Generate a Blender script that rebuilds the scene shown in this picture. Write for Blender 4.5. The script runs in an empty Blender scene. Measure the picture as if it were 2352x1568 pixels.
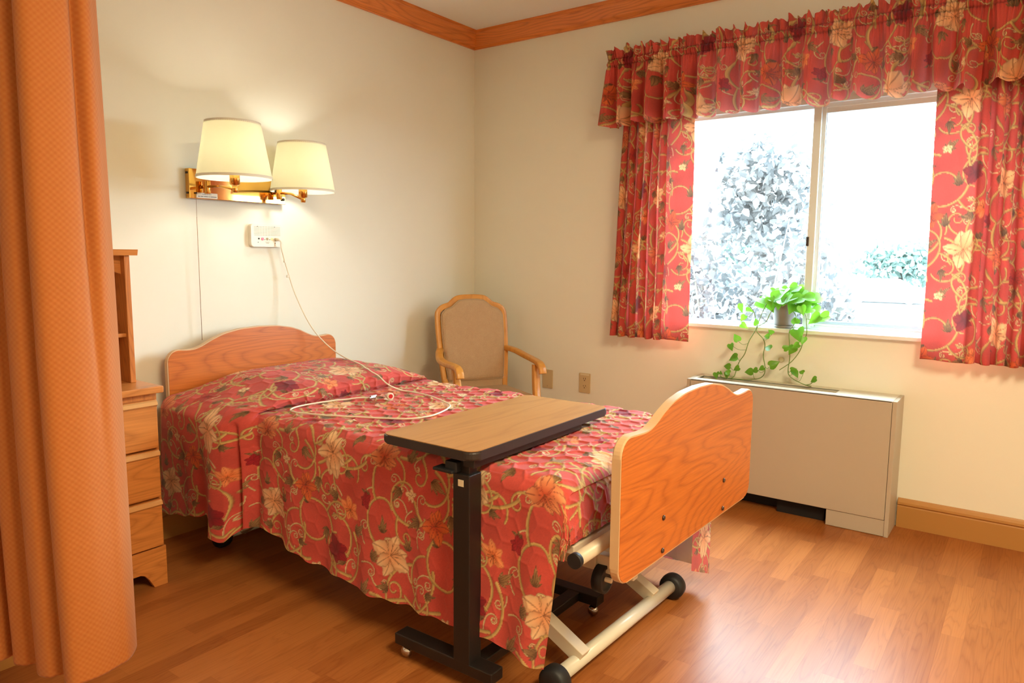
import bpy, bmesh, math, random
import numpy as np
from mathutils import Vector, Matrix
C = bpy.context.scene.collection
S = bpy.context.scene
PI = math.pi

# ------------------------------------------------------------------ camera
cam_d = bpy.data.cameras.new('camera'); cam = bpy.data.objects.new('camera', cam_d); C.objects.link(cam)
FPX, YAW, PITCH, ROLL = 1657.1966, 0.631409, -0.120571, 0.007864
F_ = Vector((math.cos(PITCH)*math.cos(YAW), math.cos(PITCH)*math.sin(YAW), math.sin(PITCH)))
R_ = Vector((math.sin(YAW), -math.cos(YAW), 0)); U_ = R_.cross(F_)
r2 = R_*math.cos(ROLL)+U_*math.sin(ROLL); u2 = -R_*math.sin(ROLL)+U_*math.cos(ROLL)
cam.matrix_world = Matrix(((r2.x,u2.x,-F_.x,-3.7025),(r2.y,u2.y,-F_.y,-3.0202),(r2.z,u2.z,-F_.z,1.25),(0,0,0,1)))
cam_d.sensor_width = 36; cam_d.lens = FPX/2352*36; cam_d.clip_start = .05; cam_d.clip_end = 300
S.camera = cam

# ------------------------------------------------------------------ world, view, lights
S.view_settings.view_transform = 'Standard'; S.view_settings.look = 'None'
S.view_settings.gamma = 1; S.view_settings.exposure = 0.12
S.cycles.use_denoising = True
S.cycles.use_adaptive_sampling = True; S.cycles.adaptive_threshold = .1; S.cycles.adaptive_min_samples = 16
S.cycles.max_bounces = 8; S.cycles.diffuse_bounces = 3; S.cycles.glossy_bounces = 3
S.cycles.transparent_max_bounces = 12; S.cycles.transmission_bounces = 4
S.cycles.caustics_reflective = False; S.cycles.caustics_refractive = False
S.cycles.sample_clamp_indirect = 8
SKY = 36.0
w = bpy.data.worlds.new('sky'); S.world = w; w.use_nodes = True
bg = w.node_tree.nodes['Background']; bg.inputs[0].default_value = (.70, .90, 1.04, 1)
_t = w.node_tree; _tc = _t.nodes.new('ShaderNodeTexCoord'); _sp = _t.nodes.new('ShaderNodeSeparateXYZ'); _mr = _t.nodes.new('ShaderNodeMapRange')
_mr.interpolation_type = 'SMOOTHSTEP'      # hazy white horizon, much brighter high sky
for _i, _v in ((1, .22), (2, .62), (3, SKY*.80), (4, SKY)): _mr.inputs[_i].default_value = _v
_t.links.new(_tc.outputs['Generated'], _sp.inputs[0]); _t.links.new(_sp.outputs[2], _mr.inputs[0]); _t.links.new(_mr.outputs[0], bg.inputs[1])

def area(name, loc, target, sx, sy, power, col, portal=False):
    l = bpy.data.lights.new(name, 'AREA'); l.shape = 'RECTANGLE'; l.size = sx; l.size_y = sy
    l.energy = power; l.color = col
    o = bpy.data.objects.new(name, l); C.objects.link(o); o.location = loc
    o.rotation_euler = (Vector(target)-Vector(loc)).to_track_quat('-Z', 'Y').to_euler()
    if portal: l.cycles.is_portal = True
    return o
area('window_daylight', (.13, -2.10, 1.47), (-1, -2.10, 1.47), 1.75, 1.15, 1, (1,1,1), portal=True)
WARM = (1, .85, .54)
area('ceiling_lamp_light', (-2.9, -3.75, 2.585), (-2.9, -3.75, 0), 1.15, .55, 104, WARM)

# ------------------------------------------------------------------ helpers
def lin(c):
    if isinstance(c, str):
        c = [int(c[i:i+2], 16)/255 for i in (0, 2, 4)]
    return tuple(((x/12.92) if x <= .04045 else ((x+.055)/1.055)**2.4) for x in c)
def col4(c): return (*lin(c), 1)

class NT:
    def __init__(s, name):
        s.m = bpy.data.materials.new(name); s.m.use_nodes = True; s.t = s.m.node_tree
        s.b = s.t.nodes['Principled BSDF']; s.out = s.t.nodes['Material Output']
    def n(s, typ, **k):
        nd = s.t.nodes.new(typ)
        for a, v in k.items():
            if hasattr(nd, a): setattr(nd, a, v)
            else: nd.inputs[a].default_value = v
        return nd
    def l(s, a, b): s.t.links.new(a, b)
    def math(s, op, a, b=None, c=None):
        nd = s.t.nodes.new('ShaderNodeMath'); nd.operation = op
        for i, v in enumerate((a, b, c)):
            if v is None: continue
            if isinstance(v, (int, float)): nd.inputs[i].default_value = v
            else: s.l(v, nd.inputs[i])
        return nd.outputs[0]
    def mix(s, f, a, b, mode='MIX'):
        nd = s.t.nodes.new('ShaderNodeMix'); nd.data_type = 'RGBA'; nd.blend_type = mode
        for sock, v in ((nd.inputs[0], f), (nd.inputs[6], a), (nd.inputs[7], b)):
            if isinstance(v, (int, float)): sock.default_value = v
            elif isinstance(v, tuple): sock.default_value = v
            else: s.l(v, sock)
        return nd.outputs[2]
    def bump(s, h, strength=.3, dist=.01):
        b = s.n('ShaderNodeBump'); b.inputs['Strength'].default_value = strength; b.inputs['Distance'].default_value = dist
        s.l(h, b.inputs['Height']); s.l(b.outputs[0], s.b.inputs['Normal'])
    def coords(s, scale=(1,1,1), loc=(0,0,0)):
        tc = s.n('ShaderNodeTexCoord'); mp = s.n('ShaderNodeMapping')
        mp.inputs['Scale'].default_value = scale; mp.inputs['Location'].default_value = loc
        s.l(tc.outputs['Object'], mp.inputs[0]); return mp.outputs[0]
    def noise(s, v, scale, detail=3, rough=.5, dist=0):
        nd = s.n('ShaderNodeTexNoise'); s.l(v, nd.inputs['Vector'])
        nd.inputs['Scale'].default_value = scale; nd.inputs['Detail'].default_value = detail
        nd.inputs['Roughness'].default_value = rough; nd.inputs['Distortion'].default_value = dist
        return nd.outputs[0]

def simple(name, c, rough=.5, metal=0, bump=0, bscale=200, spec=.5, var=0.0):
    m = NT(name); m.b.inputs['Base Color'].default_value = col4(c); m.b.inputs['Roughness'].default_value = rough
    m.b.inputs['Metallic'].default_value = metal; m.b.inputs['Specular IOR Level'].default_value = spec
    v = m.coords()
    if var:
        n = m.noise(v, 6, 4); a = lin(c)
        m.l(m.mix(n, (*[x*(1-var) for x in a], 1), (*[min(1, x*(1+var)) for x in a], 1)), m.b.inputs['Base Color'])
    if bump: m.bump(m.noise(v, bscale, 2), bump, .002)
    return m.m

def wood(name, c1, c2, grain='x', across='z', freq=9, rough=.38, seed=0, fib=1.0, cathedral=1.0):
    """oak-like figure: long contour rings from a stretched noise field, plus fine fibres"""
    m = NT(name)
    ax = 'xyz'; sc = [4.6, 4.6, 4.6]; sc[ax.index(grain)] = .6
    v = m.coords(tuple(sc), (seed*3.1, seed*1.7, seed*2.3))
    f = m.noise(v, 1.25, 2, .45, .25)
    r = m.math('MULTIPLY', f, freq*2.2*cathedral+4)
    r = m.math('FRACT', r)
    r = m.math('ABSOLUTE', m.math('SUBTRACT', r, .5))       # 0..0.5 ridges
    r = m.math('POWER', m.math('MULTIPLY', r, 2.0), 2.6)
    sc2 = [60, 60, 60]; sc2[ax.index(grain)] = 2.0
    v2 = m.coords(tuple(sc2), (seed, seed, 0))
    n2 = m.noise(v2, 3.0, 3, .6)
    n3 = m.noise(v, 1.1, 2, .5)
    k = m.math('ADD', m.math('MULTIPLY', r, .38), m.math('MULTIPLY', m.math('SUBTRACT', n2, .35), .85*fib))
    k = m.math('ADD', k, m.math('MULTIPLY', m.math('SUBTRACT', n3, .5), .5))
    cl = m.n('ShaderNodeClamp'); m.l(k, cl.inputs[0])
    m.l(m.mix(cl.outputs[0], col4(c1), col4(c2)), m.b.inputs['Base Color'])
    m.b.inputs['Roughness'].default_value = rough
    m.bump(n2, .08, .002)
    return m.m

def mesh(name, vs, fs, smooth=False):
    me = bpy.data.meshes.new(name); me.from_pydata([tuple(v) for v in vs], [], fs); me.update()
    if smooth: me.polygons.foreach_set('use_smooth', [True]*len(me.polygons))
    return me

class B:
    """a bmesh collecting shapes into ONE mesh"""
    def __init__(s): s.bm = bmesh.new(); s.sm = False
    def box(s, x0, x1, y0, y1, z0, z1, bev=0, rot=None, piv=None, seg=2):
        r = bmesh.ops.create_cube(s.bm, size=1)
        vs = r['verts']
        sx, sy, sz = abs(x1-x0), abs(y1-y0), abs(z1-z0)
        c = Vector(((x0+x1)/2, (y0+y1)/2, (z0+z1)/2))
        for v in vs: v.co = Vector((v.co.x*sx, v.co.y*sy, v.co.z*sz))+c
        if rot is not None:
            p = Vector(piv) if piv else c
            for v in vs: v.co = rot @ (v.co-p)+p
        if bev:
            es = list({e for v in vs for e in v.link_edges})
            bmesh.ops.bevel(s.bm, geom=es, offset=bev, segments=seg, affect='EDGES', profile=.5)
        return s
    def tube(s, pts, r, n=10, cap=True, prof=None):
        pts = [Vector(p) for p in pts]; rs = r if isinstance(r, (list, tuple)) else [r]*len(pts)
        rings = []; up = None
        for i, p in enumerate(pts):
            t = (pts[min(i+1, len(pts)-1)]-pts[max(i-1, 0)]).normalized()
            if up is None:
                up = Vector((0, 0, 1)) if abs(t.z) < .9 else Vector((0, 1, 0))
            a = t.cross(up).normalized(); up = a.cross(t).normalized()
            if prof: ring = [s.bm.verts.new(p+a*q[0]*rs[i]+up*q[1]*rs[i]) for q in prof]
            else: ring = [s.bm.verts.new(p+(a*math.cos(2*PI*k/n)+up*math.sin(2*PI*k/n))*rs[i]) for k in range(n)]
            rings.append(ring)
        m = len(rings[0])
        for A, Bq in zip(rings, rings[1:]):
            for k in range(m):
                f = s.bm.faces.new((A[k], A[(k+1) % m], Bq[(k+1) % m], Bq[k])); f.smooth = prof is None or len(prof) > 6
        if cap:
            try: s.bm.faces.new(rings[0][::-1]); s.bm.faces.new(rings[-1])
            except ValueError: pass
        return s
    def lathe(s, prof, cx, cy, cz=0, n=32, axis='z', closed=False, ripple=None):
        rings = []
        for (r, h) in prof:
            ring = []
            for k in range(n):
                a = 2*PI*k/n; rr = r
                if ripple: rr = r+ripple*math.cos(a*n/2)
                p = (rr*math.cos(a), rr*math.sin(a), h)
                if axis == 'y': p = (p[0], p[2], p[1])
                if axis == 'x': p = (p[2], p[0], p[1])
                ring.append(s.bm.verts.new((p[0]+cx, p[1]+cy, p[2]+cz)))
            rings.append(ring)
        for A, Bq in zip(rings, rings[1:]):
            for k in range(n):
                f = s.bm.faces.new((A[k], A[(k+1) % n], Bq[(k+1) % n], Bq[k])); f.smooth = True
        if not closed:
            if prof[0][0] > 1e-6: s.bm.faces.new(rings[0][::-1])
            if prof[-1][0] > 1e-6: s.bm.faces.new(rings[-1])
        return s
    def prism(s, outline, d, bev=0):
        """outline: list of 3-D points in a plane, extruded by vector d"""
        d = Vector(d); a = [s.bm.verts.new(Vector(p)) for p in outline]; b = [s.bm.verts.new(Vector(p)+d) for p in outline]
        n = len(a)
        f1 = s.bm.faces.new(a); f2 = s.bm.faces.new(b[::-1])
        for k in range(n): s.bm.faces.new((a[(k+1) % n], a[k], b[k], b[(k+1) % n]))
        if bev:
            es = list(f1.edges)+list(f2.edges)
            bmesh.ops.bevel(s.bm, geom=es, offset=bev, segments=2, affect='EDGES', profile=.5)
        return s
    def sphere(s, c, r, sc=(1, 1, 1), n=16):
        rr = bmesh.ops.create_uvsphere(s.bm, u_segments=n, v_segments=n//2+2, radius=r)
        for v in rr['verts']: v.co = Vector((v.co.x*sc[0], v.co.y*sc[1], v.co.z*sc[2]))+Vector(c)
        for v in rr['verts']:
            for f in v.link_faces: f.smooth = True
        return s
    def me(s, name):
        bmesh.ops.remove_doubles(s.bm, verts=s.bm.verts, dist=1e-6)
        bmesh.ops.recalc_face_normals(s.bm, faces=s.bm.faces)
        m = bpy.data.meshes.new(name); s.bm.to_mesh(m); s.bm.free(); return m

def link(name, me, mat, parent=None, label=None):
    if isinstance(me, B): me = me.me(name)
    o = bpy.data.objects.new(name, me)
    if mat is not None:
        me.materials.clear(); me.materials.append(mat)
    C.objects.link(o)
    if parent is not None: o.parent = parent
    if label: o['label'] = label
    return o
WM = {}
def part(name, me, mat, parent, label=None, world=True):
    """mesh given in world coordinates, child of parent (an Empty at its own place, or a part)"""
    o = link(name, me, mat, parent, label)
    if world and parent.name in WM: o.matrix_parent_inverse = WM[parent.name].inverted()
    return o
def thing(name, label, cat, loc=(0, 0, 0), rz=0, group=None):
    o = bpy.data.objects.new(name, None); C.objects.link(o); o.location = loc; o.rotation_euler = (0, 0, rz)
    o.empty_display_size = .05
    o['label'] = label; o['category'] = cat
    if group: o['group'] = group
    WM[o.name] = Matrix.Translation(loc) @ Matrix.Rotation(rz, 4, 'Z')
    return o
def tag(o, label, cat, group=None):
    o['label'] = label; o['category'] = cat
    if group: o['group'] = group
    return o
def struct(name, me, mat):
    o = link(name, me, mat); o['kind'] = 'structure'; return o

def grid_mesh(name, P, col=None):
    """P: (h, w, 3) array; col: (h, w, 3) linear colours stored as a point attribute"""
    h, w_, _ = P.shape; me = bpy.data.meshes.new(name)
    me.vertices.add(h*w_); me.vertices.foreach_set('co', P.reshape(-1).astype(np.float32))
    i = np.arange(h-1)[:, None]*w_+np.arange(w_-1)[None, :]
    q = np.stack([i, i+1, i+1+w_, i+w_], -1).reshape(-1, 4)
    nf = len(q); me.loops.add(nf*4); me.loops.foreach_set('vertex_index', q.reshape(-1).astype(np.int32))
    me.polygons.add(nf); me.polygons.foreach_set('loop_start', np.arange(nf, dtype=np.int32)*4)
    me.polygons.foreach_set('loop_total', np.full(nf, 4, np.int32))
    me.polygons.foreach_set('use_smooth', np.ones(nf, bool))
    me.update(calc_edges=True)
    if col is not None:
        a = me.color_attributes.new('print', 'FLOAT_COLOR', 'POINT')
        c4 = np.ones((h*w_, 4), np.float32); c4[:, :3] = col.reshape(-1, 3)
        a.data.foreach_set('color', c4.reshape(-1))
    me.validate()
    return me
def displace(P, hgt):
    dv = np.gradient(P, axis=0); du = np.gradient(P, axis=1)
    n = np.cross(du, dv); n /= np.maximum(np.linalg.norm(n, axis=2, keepdims=True), 1e-9)
    return P+n*hgt[..., None]
def smoothstep(a, b, x):
    t = np.clip((x-a)/(b-a), 0, 1); return t*t*(3-2*t)

# ------------------------------------------------------------------ the printed floral cloth: one repeat of the print
TS, TN = .62, 900            # repeat in metres, cells of the drawing
PX = TS/TN
rng = np.random.default_rng(11)
def build_print():
    yy, xx = np.mgrid[0:TN, 0:TN]
    base = np.array(lin('CC5046'))
    img = np.ones((TN, TN, 3))*base
    for k in range(5):
        ph = rng.uniform(0, 6.28, 2); fx, fy = rng.integers(1, 5, 2)
        img *= (1+.05*np.sin(2*PI*fx*xx/TN+ph[0])*np.sin(2*PI*fy*yy/TN+ph[1]))[..., None]
    img *= (1+rng.normal(0, .05, (TN, TN)))[..., None]
    def window(cx, cy, r):
        n = int(r/PX)+3; ix = int(cx/PX); iy = int(cy/PX)
        X = np.arange(ix-n, ix+n+1); Y = np.arange(iy-n, iy+n+1)
        gx, gy = np.meshgrid(X, Y); return gx % TN, gy % TN, (gx+.5)*PX-cx, (gy+.5)*PX-cy
    def put(ix, iy, a, c):
        img[iy, ix] = img[iy, ix]*(1-a[..., None])+c*a[..., None]
    def stroke(pts, wd, c, edge, dark=.5):
        pts = np.array(pts); mn = pts.min(0)-.012; mx = pts.max(0)+.012; c0 = (mn+mx)/2; r = (mx-mn).max()/2
        ix, iy, dx, dy = window(c0[0], c0[1], r)
        D = np.full(dx.shape, 1e9); SD = np.zeros(dx.shape); W = np.ones(dx.shape)
        for i in range(len(pts)-1):
            p, q = pts[i]-c0, pts[i+1]-c0; v = q-p; L2 = v@v+1e-12
            t = np.clip(((dx-p[0])*v[0]+(dy-p[1])*v[1])/L2, 0, 1)
            ex, ey = dx-p[0]-t*v[0], dy-p[1]-t*v[1]; d = np.hypot(ex, ey)
            ww = wd[i]; m = d-ww < D
            D = np.where(m, d-ww, D); SD = np.where(m, (v[0]*ey-v[1]*ex)/math.sqrt(L2)/ww, SD); W = np.where(m, ww, W)
        put(ix, iy, np.clip(.5-(D-.0012)/PX, 0, 1)*dark, edge)
        a = np.clip(.5-D/PX, 0, 1); sh = np.clip(SD, -1, 1)
        cc = c[None, None]*(1.0+.22*sh)[..., None]
        cc = np.where((sh < -.45)[..., None], cc*.72+edge*.28, cc)
        put(ix, iy, a, cc)
    def curve(p, h, L, k0, k1, n=46):
        pts = [np.array(p, float)]
        for i in range(n):
            k = k0+(k1-k0)*(i/n)**1.6; h += k*L/n
            pts.append(pts[-1]+np.array([math.cos(h), math.sin(h)])*L/n)
        return pts, h
    gold = np.array(lin('C9A968')); brown = np.array(lin('6E4B2C')); pale = np.array(lin('D9C592'))
    # fine tendrils ending in scrolls
    for k in range(34):
        p = rng.uniform(0, TS, 2); s = rng.choice([-1, 1])
        pts, _ = curve(p, rng.uniform(0, 6.28), rng.uniform(.10, .2), s*rng.uniform(4, 14), s*rng.uniform(130, 260))
        stroke(pts, np.linspace(.0024, .0011, len(pts)), pale, brown, .35)
    # main vines
    n = 5
    for k in range(n*n):
        p = np.array([(k % n+.5)/n*TS, (k//n+.5)/n*TS])+rng.uniform(-.05, .05, 2); s = 1 if (k+k//n) % 2 else -1
        h0 = rng.uniform(0, 6.28)
        pts, h = curve(p, h0, rng.uniform(.22, .34), s*rng.uniform(6, 10), s*rng.uniform(14, 24))
        stroke(pts, np.linspace(.0052, .0034, len(pts)), gold, brown)
        if k % 2 == 0:
            pts, h = curve(pts[18], h0-s*.6, rng.uniform(.16, .26), -s*6, -s*rng.uniform(60, 110))
            stroke(pts, np.linspace(.0044, .0022, len(pts)), gold, brown)
    def petal(cx, cy, ang, L, W, cb, ct, cedge, veins=0, bend=0, vein_c=None):
        ix, iy, dx, dy = window(cx, cy, L*1.12)
        ca, sa = math.cos(ang), math.sin(ang)
        p = (dx*ca+dy*sa)/L; q = (-dx*sa+dy*ca)/L; q = q-bend*p*p
        pc = np.clip(p, 0, 1)
        prof = W*np.sin(PI*pc**.85)**.75*(1+.07*np.sin(pc*26+ang*5))
        d = (np.abs(q)-prof)*L; d = np.where((p < 0) | (p > 1), 1, d)
        a = np.clip(.5-d/PX, 0, 1); e = np.clip(1-np.abs(d+.0012)/.0012, 0, 1)*.75
        c = cb+(ct-cb)*pc[..., None]
        c = c*(1+.16*np.cos(q/np.maximum(prof, 1e-3)*2.2))[..., None]
        if veins:
            vv = np.abs(np.sin(veins*np.arctan2(q, p+.12)*3))
            c = np.where((vv < .2)[..., None], c*.55+.45*(vein_c if vein_c is not None else cedge), c)
        mid = np.abs(q)*L < .0009; c = np.where(mid[..., None], c*.5+cedge*.5, c)
        c = c*(1-e[..., None])+cedge*e[..., None]
        put(ix, iy, a, c)
    def lily(cx, cy, R, ang, cb, ct, ce, np_=6, stam=True):
        for k in list(range(0, np_, 2))+list(range(1, np_, 2)):
            a = ang+2*PI*k/np_+rng.uniform(-.18, .18)
            petal(cx, cy, a, R*rng.uniform(.8, 1.1), rng.uniform(.30, .42), cb, ct, ce, veins=2, bend=rng.uniform(-.3, .3))
        if stam:
            for k in range(5):
                a = ang+k*.5-1; pts = [(cx+math.cos(a)*t*R*.5+math.sin(t*2)*.002, cy+math.sin(a)*t*R*.5) for t in np.linspace(0, 1, 8)]
                stroke(pts, [.0006]*8, np.array(lin('7A3A20')), brown, .2)
    def leaf(cx, cy, R, ang, dk=1.0):
        c1 = np.array(lin('6A4A2E'))*dk; c2 = np.array(lin('A88458'))*dk; ce = np.array(lin('4A2E1C'))
        for k, a in enumerate((-1.05, 1.05, -.5, .5, 0)):
            petal(cx, cy, ang+a, R*(.62, .62, .85, .85, 1.15)[k], .15, c1, c2, ce, veins=3, bend=.25*(-1)**k)
    for k in range(26):
        p = np.array([(k*.6180339 % 1)*TS, ((k+.5)/26)*TS])+rng.uniform(-.02, .02, 2)
        leaf(p[0], p[1], rng.uniform(.034, .056), rng.uniform(0, 6.28), rng.uniform(.9, 1.3))
    cream = np.array(lin('EBCB9C')); peach = np.array(lin('E59B68')); orange = np.array(lin('E0743C')); dko = np.array(lin('BC4426'))
    mar = np.array(lin('A01F2A')); dmar = np.array(lin('701420')); outl = np.array(lin('8A4A2C'))
    lily(.14, .17, .078, .4, peach*.95, cream, outl)
    lily(.47, .44, .082, 2.0, peach, cream*.97, outl)
    lily(.33, .30, .055, 1.1, dko, orange, dmar)
    lily(.10, .47, .062, 5.1, dko, peach, dmar, 7)
    lily(.50, .12, .055, 3.3, dmar, mar, dmar, 5, False)
    lily(.28, .56, .050, .2, mar, dko, dmar, 5)
    lily(.56, .27, .045, 4.2, orange, peach, dko, 5)
    lily(.22, .37, .024, .2, cream, cream, outl, 5, False)
    lily(.39, .02, .024, .9, cream, cream, outl, 5, False)
    lily(.02, .32, .03, 2.9, mar, mar, dmar, 5, False)
    return img
PRINT = build_print()
def print_at(u, v):
    """colour of the print at cloth coordinates in metres"""
    x = (u/PX-.5) % TN; y = (v/PX-.5) % TN
    x0 = np.floor(x).astype(int); y0 = np.floor(y).astype(int); fx = (x-x0)[..., None]; fy = (y-y0)[..., None]
    x0 %= TN; y0 %= TN; x1 = (x0+1) % TN; y1 = (y0+1) % TN
    return np.clip((PRINT[y0, x0]*(1-fx)+PRINT[y0, x1]*fx)*(1-fy)+(PRINT[y1, x0]*(1-fx)+PRINT[y1, x1]*fx)*fy, .004, .9)

def cloth_print(name, trans=.0, rough=.8, k=1.0):
    m = NT(name); at_ = m.n('ShaderNodeAttribute'); at_.attribute_name = 'print'
    class at: outputs = {'Color': m.mix(1.0, at_.outputs['Color'], (k, k, k, 1), 'MULTIPLY')}
    v = m.coords((1, 1, 1)); n = m.noise(v, 900, 2)
    m.l(at.outputs['Color'], m.b.inputs['Base Color']); m.b.inputs['Roughness'].default_value = rough
    m.b.inputs['Specular IOR Level'].default_value = .25; m.b.inputs['Sheen Weight'].default_value = .15
    m.bump(n, .25, .0008)
    if trans:
        tr = m.n('ShaderNodeBsdfTranslucent'); mx = m.n('ShaderNodeMixShader'); mx.inputs[0].default_value = trans
        m.l(m.mix(.3, at.outputs['Color'], (1, .86, .8, 1)), tr.inputs[0]); m.l(m.b.outputs[0], mx.inputs[1]); m.l(tr.outputs[0], mx.inputs[2])
        m.l(mx.outputs[0], m.out.inputs[0])
    return m.m

# ------------------------------------------------------------------ materials
M = {}
M['wall'] = simple('cream_paint', 'F3EEDD', .75, bump=.05, bscale=260, spec=.3)
M['ceil'] = simple('ceiling_paint', 'F8F4EA', .85, spec=.2)
M['crown_x'] = wood('oak_trim_x', 'E8893E', 'A8521E', 'x', 'z', 9, .35, 1)
M['crown_y'] = wood('oak_trim_y', 'E8893E', 'A8521E', 'y', 'z', 9, .35, 2)
M['base'] = simple('tan_vinyl_baseboard', 'BA8444', .45)
M['panel'] = wood('bed_panel_laminate', 'D67830', '98461A', 'x', 'z', 10, .33, 3)
M['edge'] = simple('panel_edge_band', 'D8B387', .4)
M['oak_v'] = wood('oak_vertical', 'D3813C', '9A5122', 'z', 'x', 8, .36, 4)
M['oak_h'] = wood('oak_horizontal', 'DB8C46', 'A05A28', 'x', 'z', 8, .34, 5)
M['oak_lip'] = simple('glossy_oak_lip', 'DDA468', .12, spec=.8)
M['table'] = wood('overbed_laminate', 'BE8850', '9A6638', 'x', 'y', 6, .4, 6, .8, .6)
M['black'] = simple('black_powder_coat', '1C1715', .38, bump=.2, bscale=500)
M['brown_edge'] = simple('dark_vinyl_edge', '2E2522', .45)
M['rubber'] = simple('black_rubber', '17181A', .55)
M['chrome'] = simple('chrome', 'C8C4BE', .15, 1)
M['brass'] = simple('polished_brass', 'E8B765', .07, 1)
M['brass2'] = simple('brass_tube', 'D9A050', .18, 1)
M['beige'] = simple('beige_enamel', 'D9CBB2', .35)
M['tube'] = simple('cream_enamel_tube', 'DFD8C6', .28)
M['ac'] = simple('putty_enamel_steel', 'BDB09C', .42, spec=.4)
M['ac_top'] = simple('putty_enamel_top', 'D8D0BE', .38)
M['dark'] = simple('dark_interior', '0E0C0B', .8)
M['white'] = simple('white_vinyl_frame', 'E8F6FA', .4)
M['sill'] = simple('painted_sill', 'F2F4F4', .35)
M['plastic'] = simple('ivory_plastic', 'F0E6D2', .4)
M['plate'] = simple('ivory_wall_plate', 'D3B98C', .4)
M['plate2'] = simple('pale_plate_label', 'E2D3B0', .5)
M['cordm'] = simple('cream_cord', 'EFE2C8', .45)
M['red'] = simple('red_button', 'D3202C', .3)
M['ink'] = simple('dark_ink', '37302A', .6)
M['grey_pot'] = simple('grey_plastic_pot', '8F8A86', .45)
M['soil'] = simple('potting_soil', '3A2A1E', .9, bump=.6, bscale=90)
M['stem'] = simple('green_stem', '6F8A3A', .5)
M['maple'] = wood('maple_frame', 'D9953F', 'B56E24', 'z', 'x', 5, .32, 7, .5, .4)
def make_lining():
    m = NT('white_quilt_lining'); m.b.inputs['Base Color'].default_value = col4('F4EFEC'); m.b.inputs['Roughness'].default_value = .9
    m.bump(m.noise(m.coords((1, 3, 1)), 40, 2), .5, .004)
    tr = m.n('ShaderNodeBsdfTranslucent'); tr.inputs[0].default_value = col4('F4EFEC'); mx = m.n('ShaderNodeMixShader'); mx.inputs[0].default_value = .45
    m.l(m.b.outputs[0], mx.inputs[1]); m.l(tr.outputs[0], mx.inputs[2]); m.l(mx.outputs[0], m.out.inputs[0]); return m.m
M['lining'] = make_lining()
M['bolt'] = simple('dark_bolt_head', '54453C', .35, .6)
M['mattress'] = simple('mattress_ticking', 'BFC2CC', .8)
def fabric(name, c1, c2, sc=420):
    m = NT(name); v = m.coords(); n = m.noise(v, sc, 2, .6); n2 = m.noise(v, 25, 3)
    k = m.math('ADD', m.math('MULTIPLY', n, .8), m.math('MULTIPLY', n2, .2))
    m.l(m.mix(k, col4(c1), col4(c2)), m.b.inputs['Base Color']); m.b.inputs['Roughness'].default_value = .9
    m.b.inputs['Specular IOR Level'].default_value = .15; m.bump(n, .4, .002); return m.m
M['uphol'] = fabric('brown_tweed', '9A7654', 'DDBA90')
M['welt'] = simple('upholstery_welt', 'B99A76', .7)
M['print'] = cloth_print('floral_print_quilt', .16, .8, 1.1)
M['print_sheer'] = cloth_print('floral_print_drape', .34, .8, 1.08)
M['print_valance'] = cloth_print('floral_print_valance', .24, .8, 1.12)

def make_floor():
    m = NT('oak_laminate_floor')
    tc = m.n('ShaderNodeTexCoord'); sp = m.n('ShaderNodeSeparateXYZ'); m.l(tc.outputs['Object'], sp.inputs[0])
    x, y = sp.outputs[0], sp.outputs[1]
    PWID, PL = .066, .46
    ry = m.math('DIVIDE', y, PWID); row = m.math('FLOOR', ry); fy = m.math('FRACT', ry)
    wn = m.n('ShaderNodeTexWhiteNoise', noise_dimensions='1D'); m.l(row, wn.inputs['W'])
    xo = m.math('ADD', m.math('DIVIDE', x, PL), m.math('MULTIPLY', wn.outputs[0], 7.3))
    col = m.math('FLOOR', xo); fx = m.math('FRACT', xo)
    cb = m.n('ShaderNodeCombineXYZ'); m.l(row, cb.inputs[0]); m.l(col, cb.inputs[1])
    w2 = m.n('ShaderNodeTexWhiteNoise', noise_dimensions='2D'); m.l(cb.outputs[0], w2.inputs['Vector'])
    rnd = w2.outputs[0]
    # grain
    cv = m.n('ShaderNodeCombineXYZ')
    m.l(m.math('ADD', m.math('MULTIPLY', x, .9), m.math('MULTIPLY', rnd, 31)), cv.inputs[0])
    m.l(m.math('ADD', m.math('MULTIPLY', y, 11), m.math('MULTIPLY', rnd, 17)), cv.inputs[1])
    n1 = m.noise(cv.outputs[0], 1.4, 2, .5, .4)
    r = m.math('FRACT', m.math('MULTIPLY', n1, 13)); r = m.math('POWER', m.math('MULTIPLY', m.math('ABSOLUTE', m.math('SUBTRACT', r, .5)), 2), 3)
    cv2 = m.n('ShaderNodeCombineXYZ'); m.l(m.math('MULTIPLY', x, 5), cv2.inputs[0]); m.l(m.math('MULTIPLY', y, 220), cv2.inputs[1])
    n2 = m.noise(cv2.outputs[0], 1, 3)
    k = m.math('ADD', m.math('MULTIPLY', rnd, .5), m.math('ADD', m.math('MULTIPLY', r, .26), m.math('MULTIPLY', n2, .38)))
    k = m.math('SUBTRACT', k, .1)
    c = m.mix(k, col4('B67038'), col4('824114'))
    ey = m.math('MINIMUM', fy, m.math('SUBTRACT', 1, fy)); ex = m.math('MINIMUM', fx, m.math('SUBTRACT', 1, fx))
    g = m.math('MAXIMUM', m.math('LESS_THAN', ey, .012), m.math('LESS_THAN', ex, .0018))
    c = m.mix(m.math('MULTIPLY', g, .3), c, col4('8A4A20'))
    m.l(c, m.b.inputs['Base Color'])
    m.b.inputs['Specular IOR Level'].default_value = .32
    ro = m.math('ADD', .32, m.math('MULTIPLY', n2, .10)); m.l(ro, m.b.inputs['Roughness'])
    m.bump(n2, .05, .001)
    return m.m
M['floor'] = make_floor()

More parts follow.
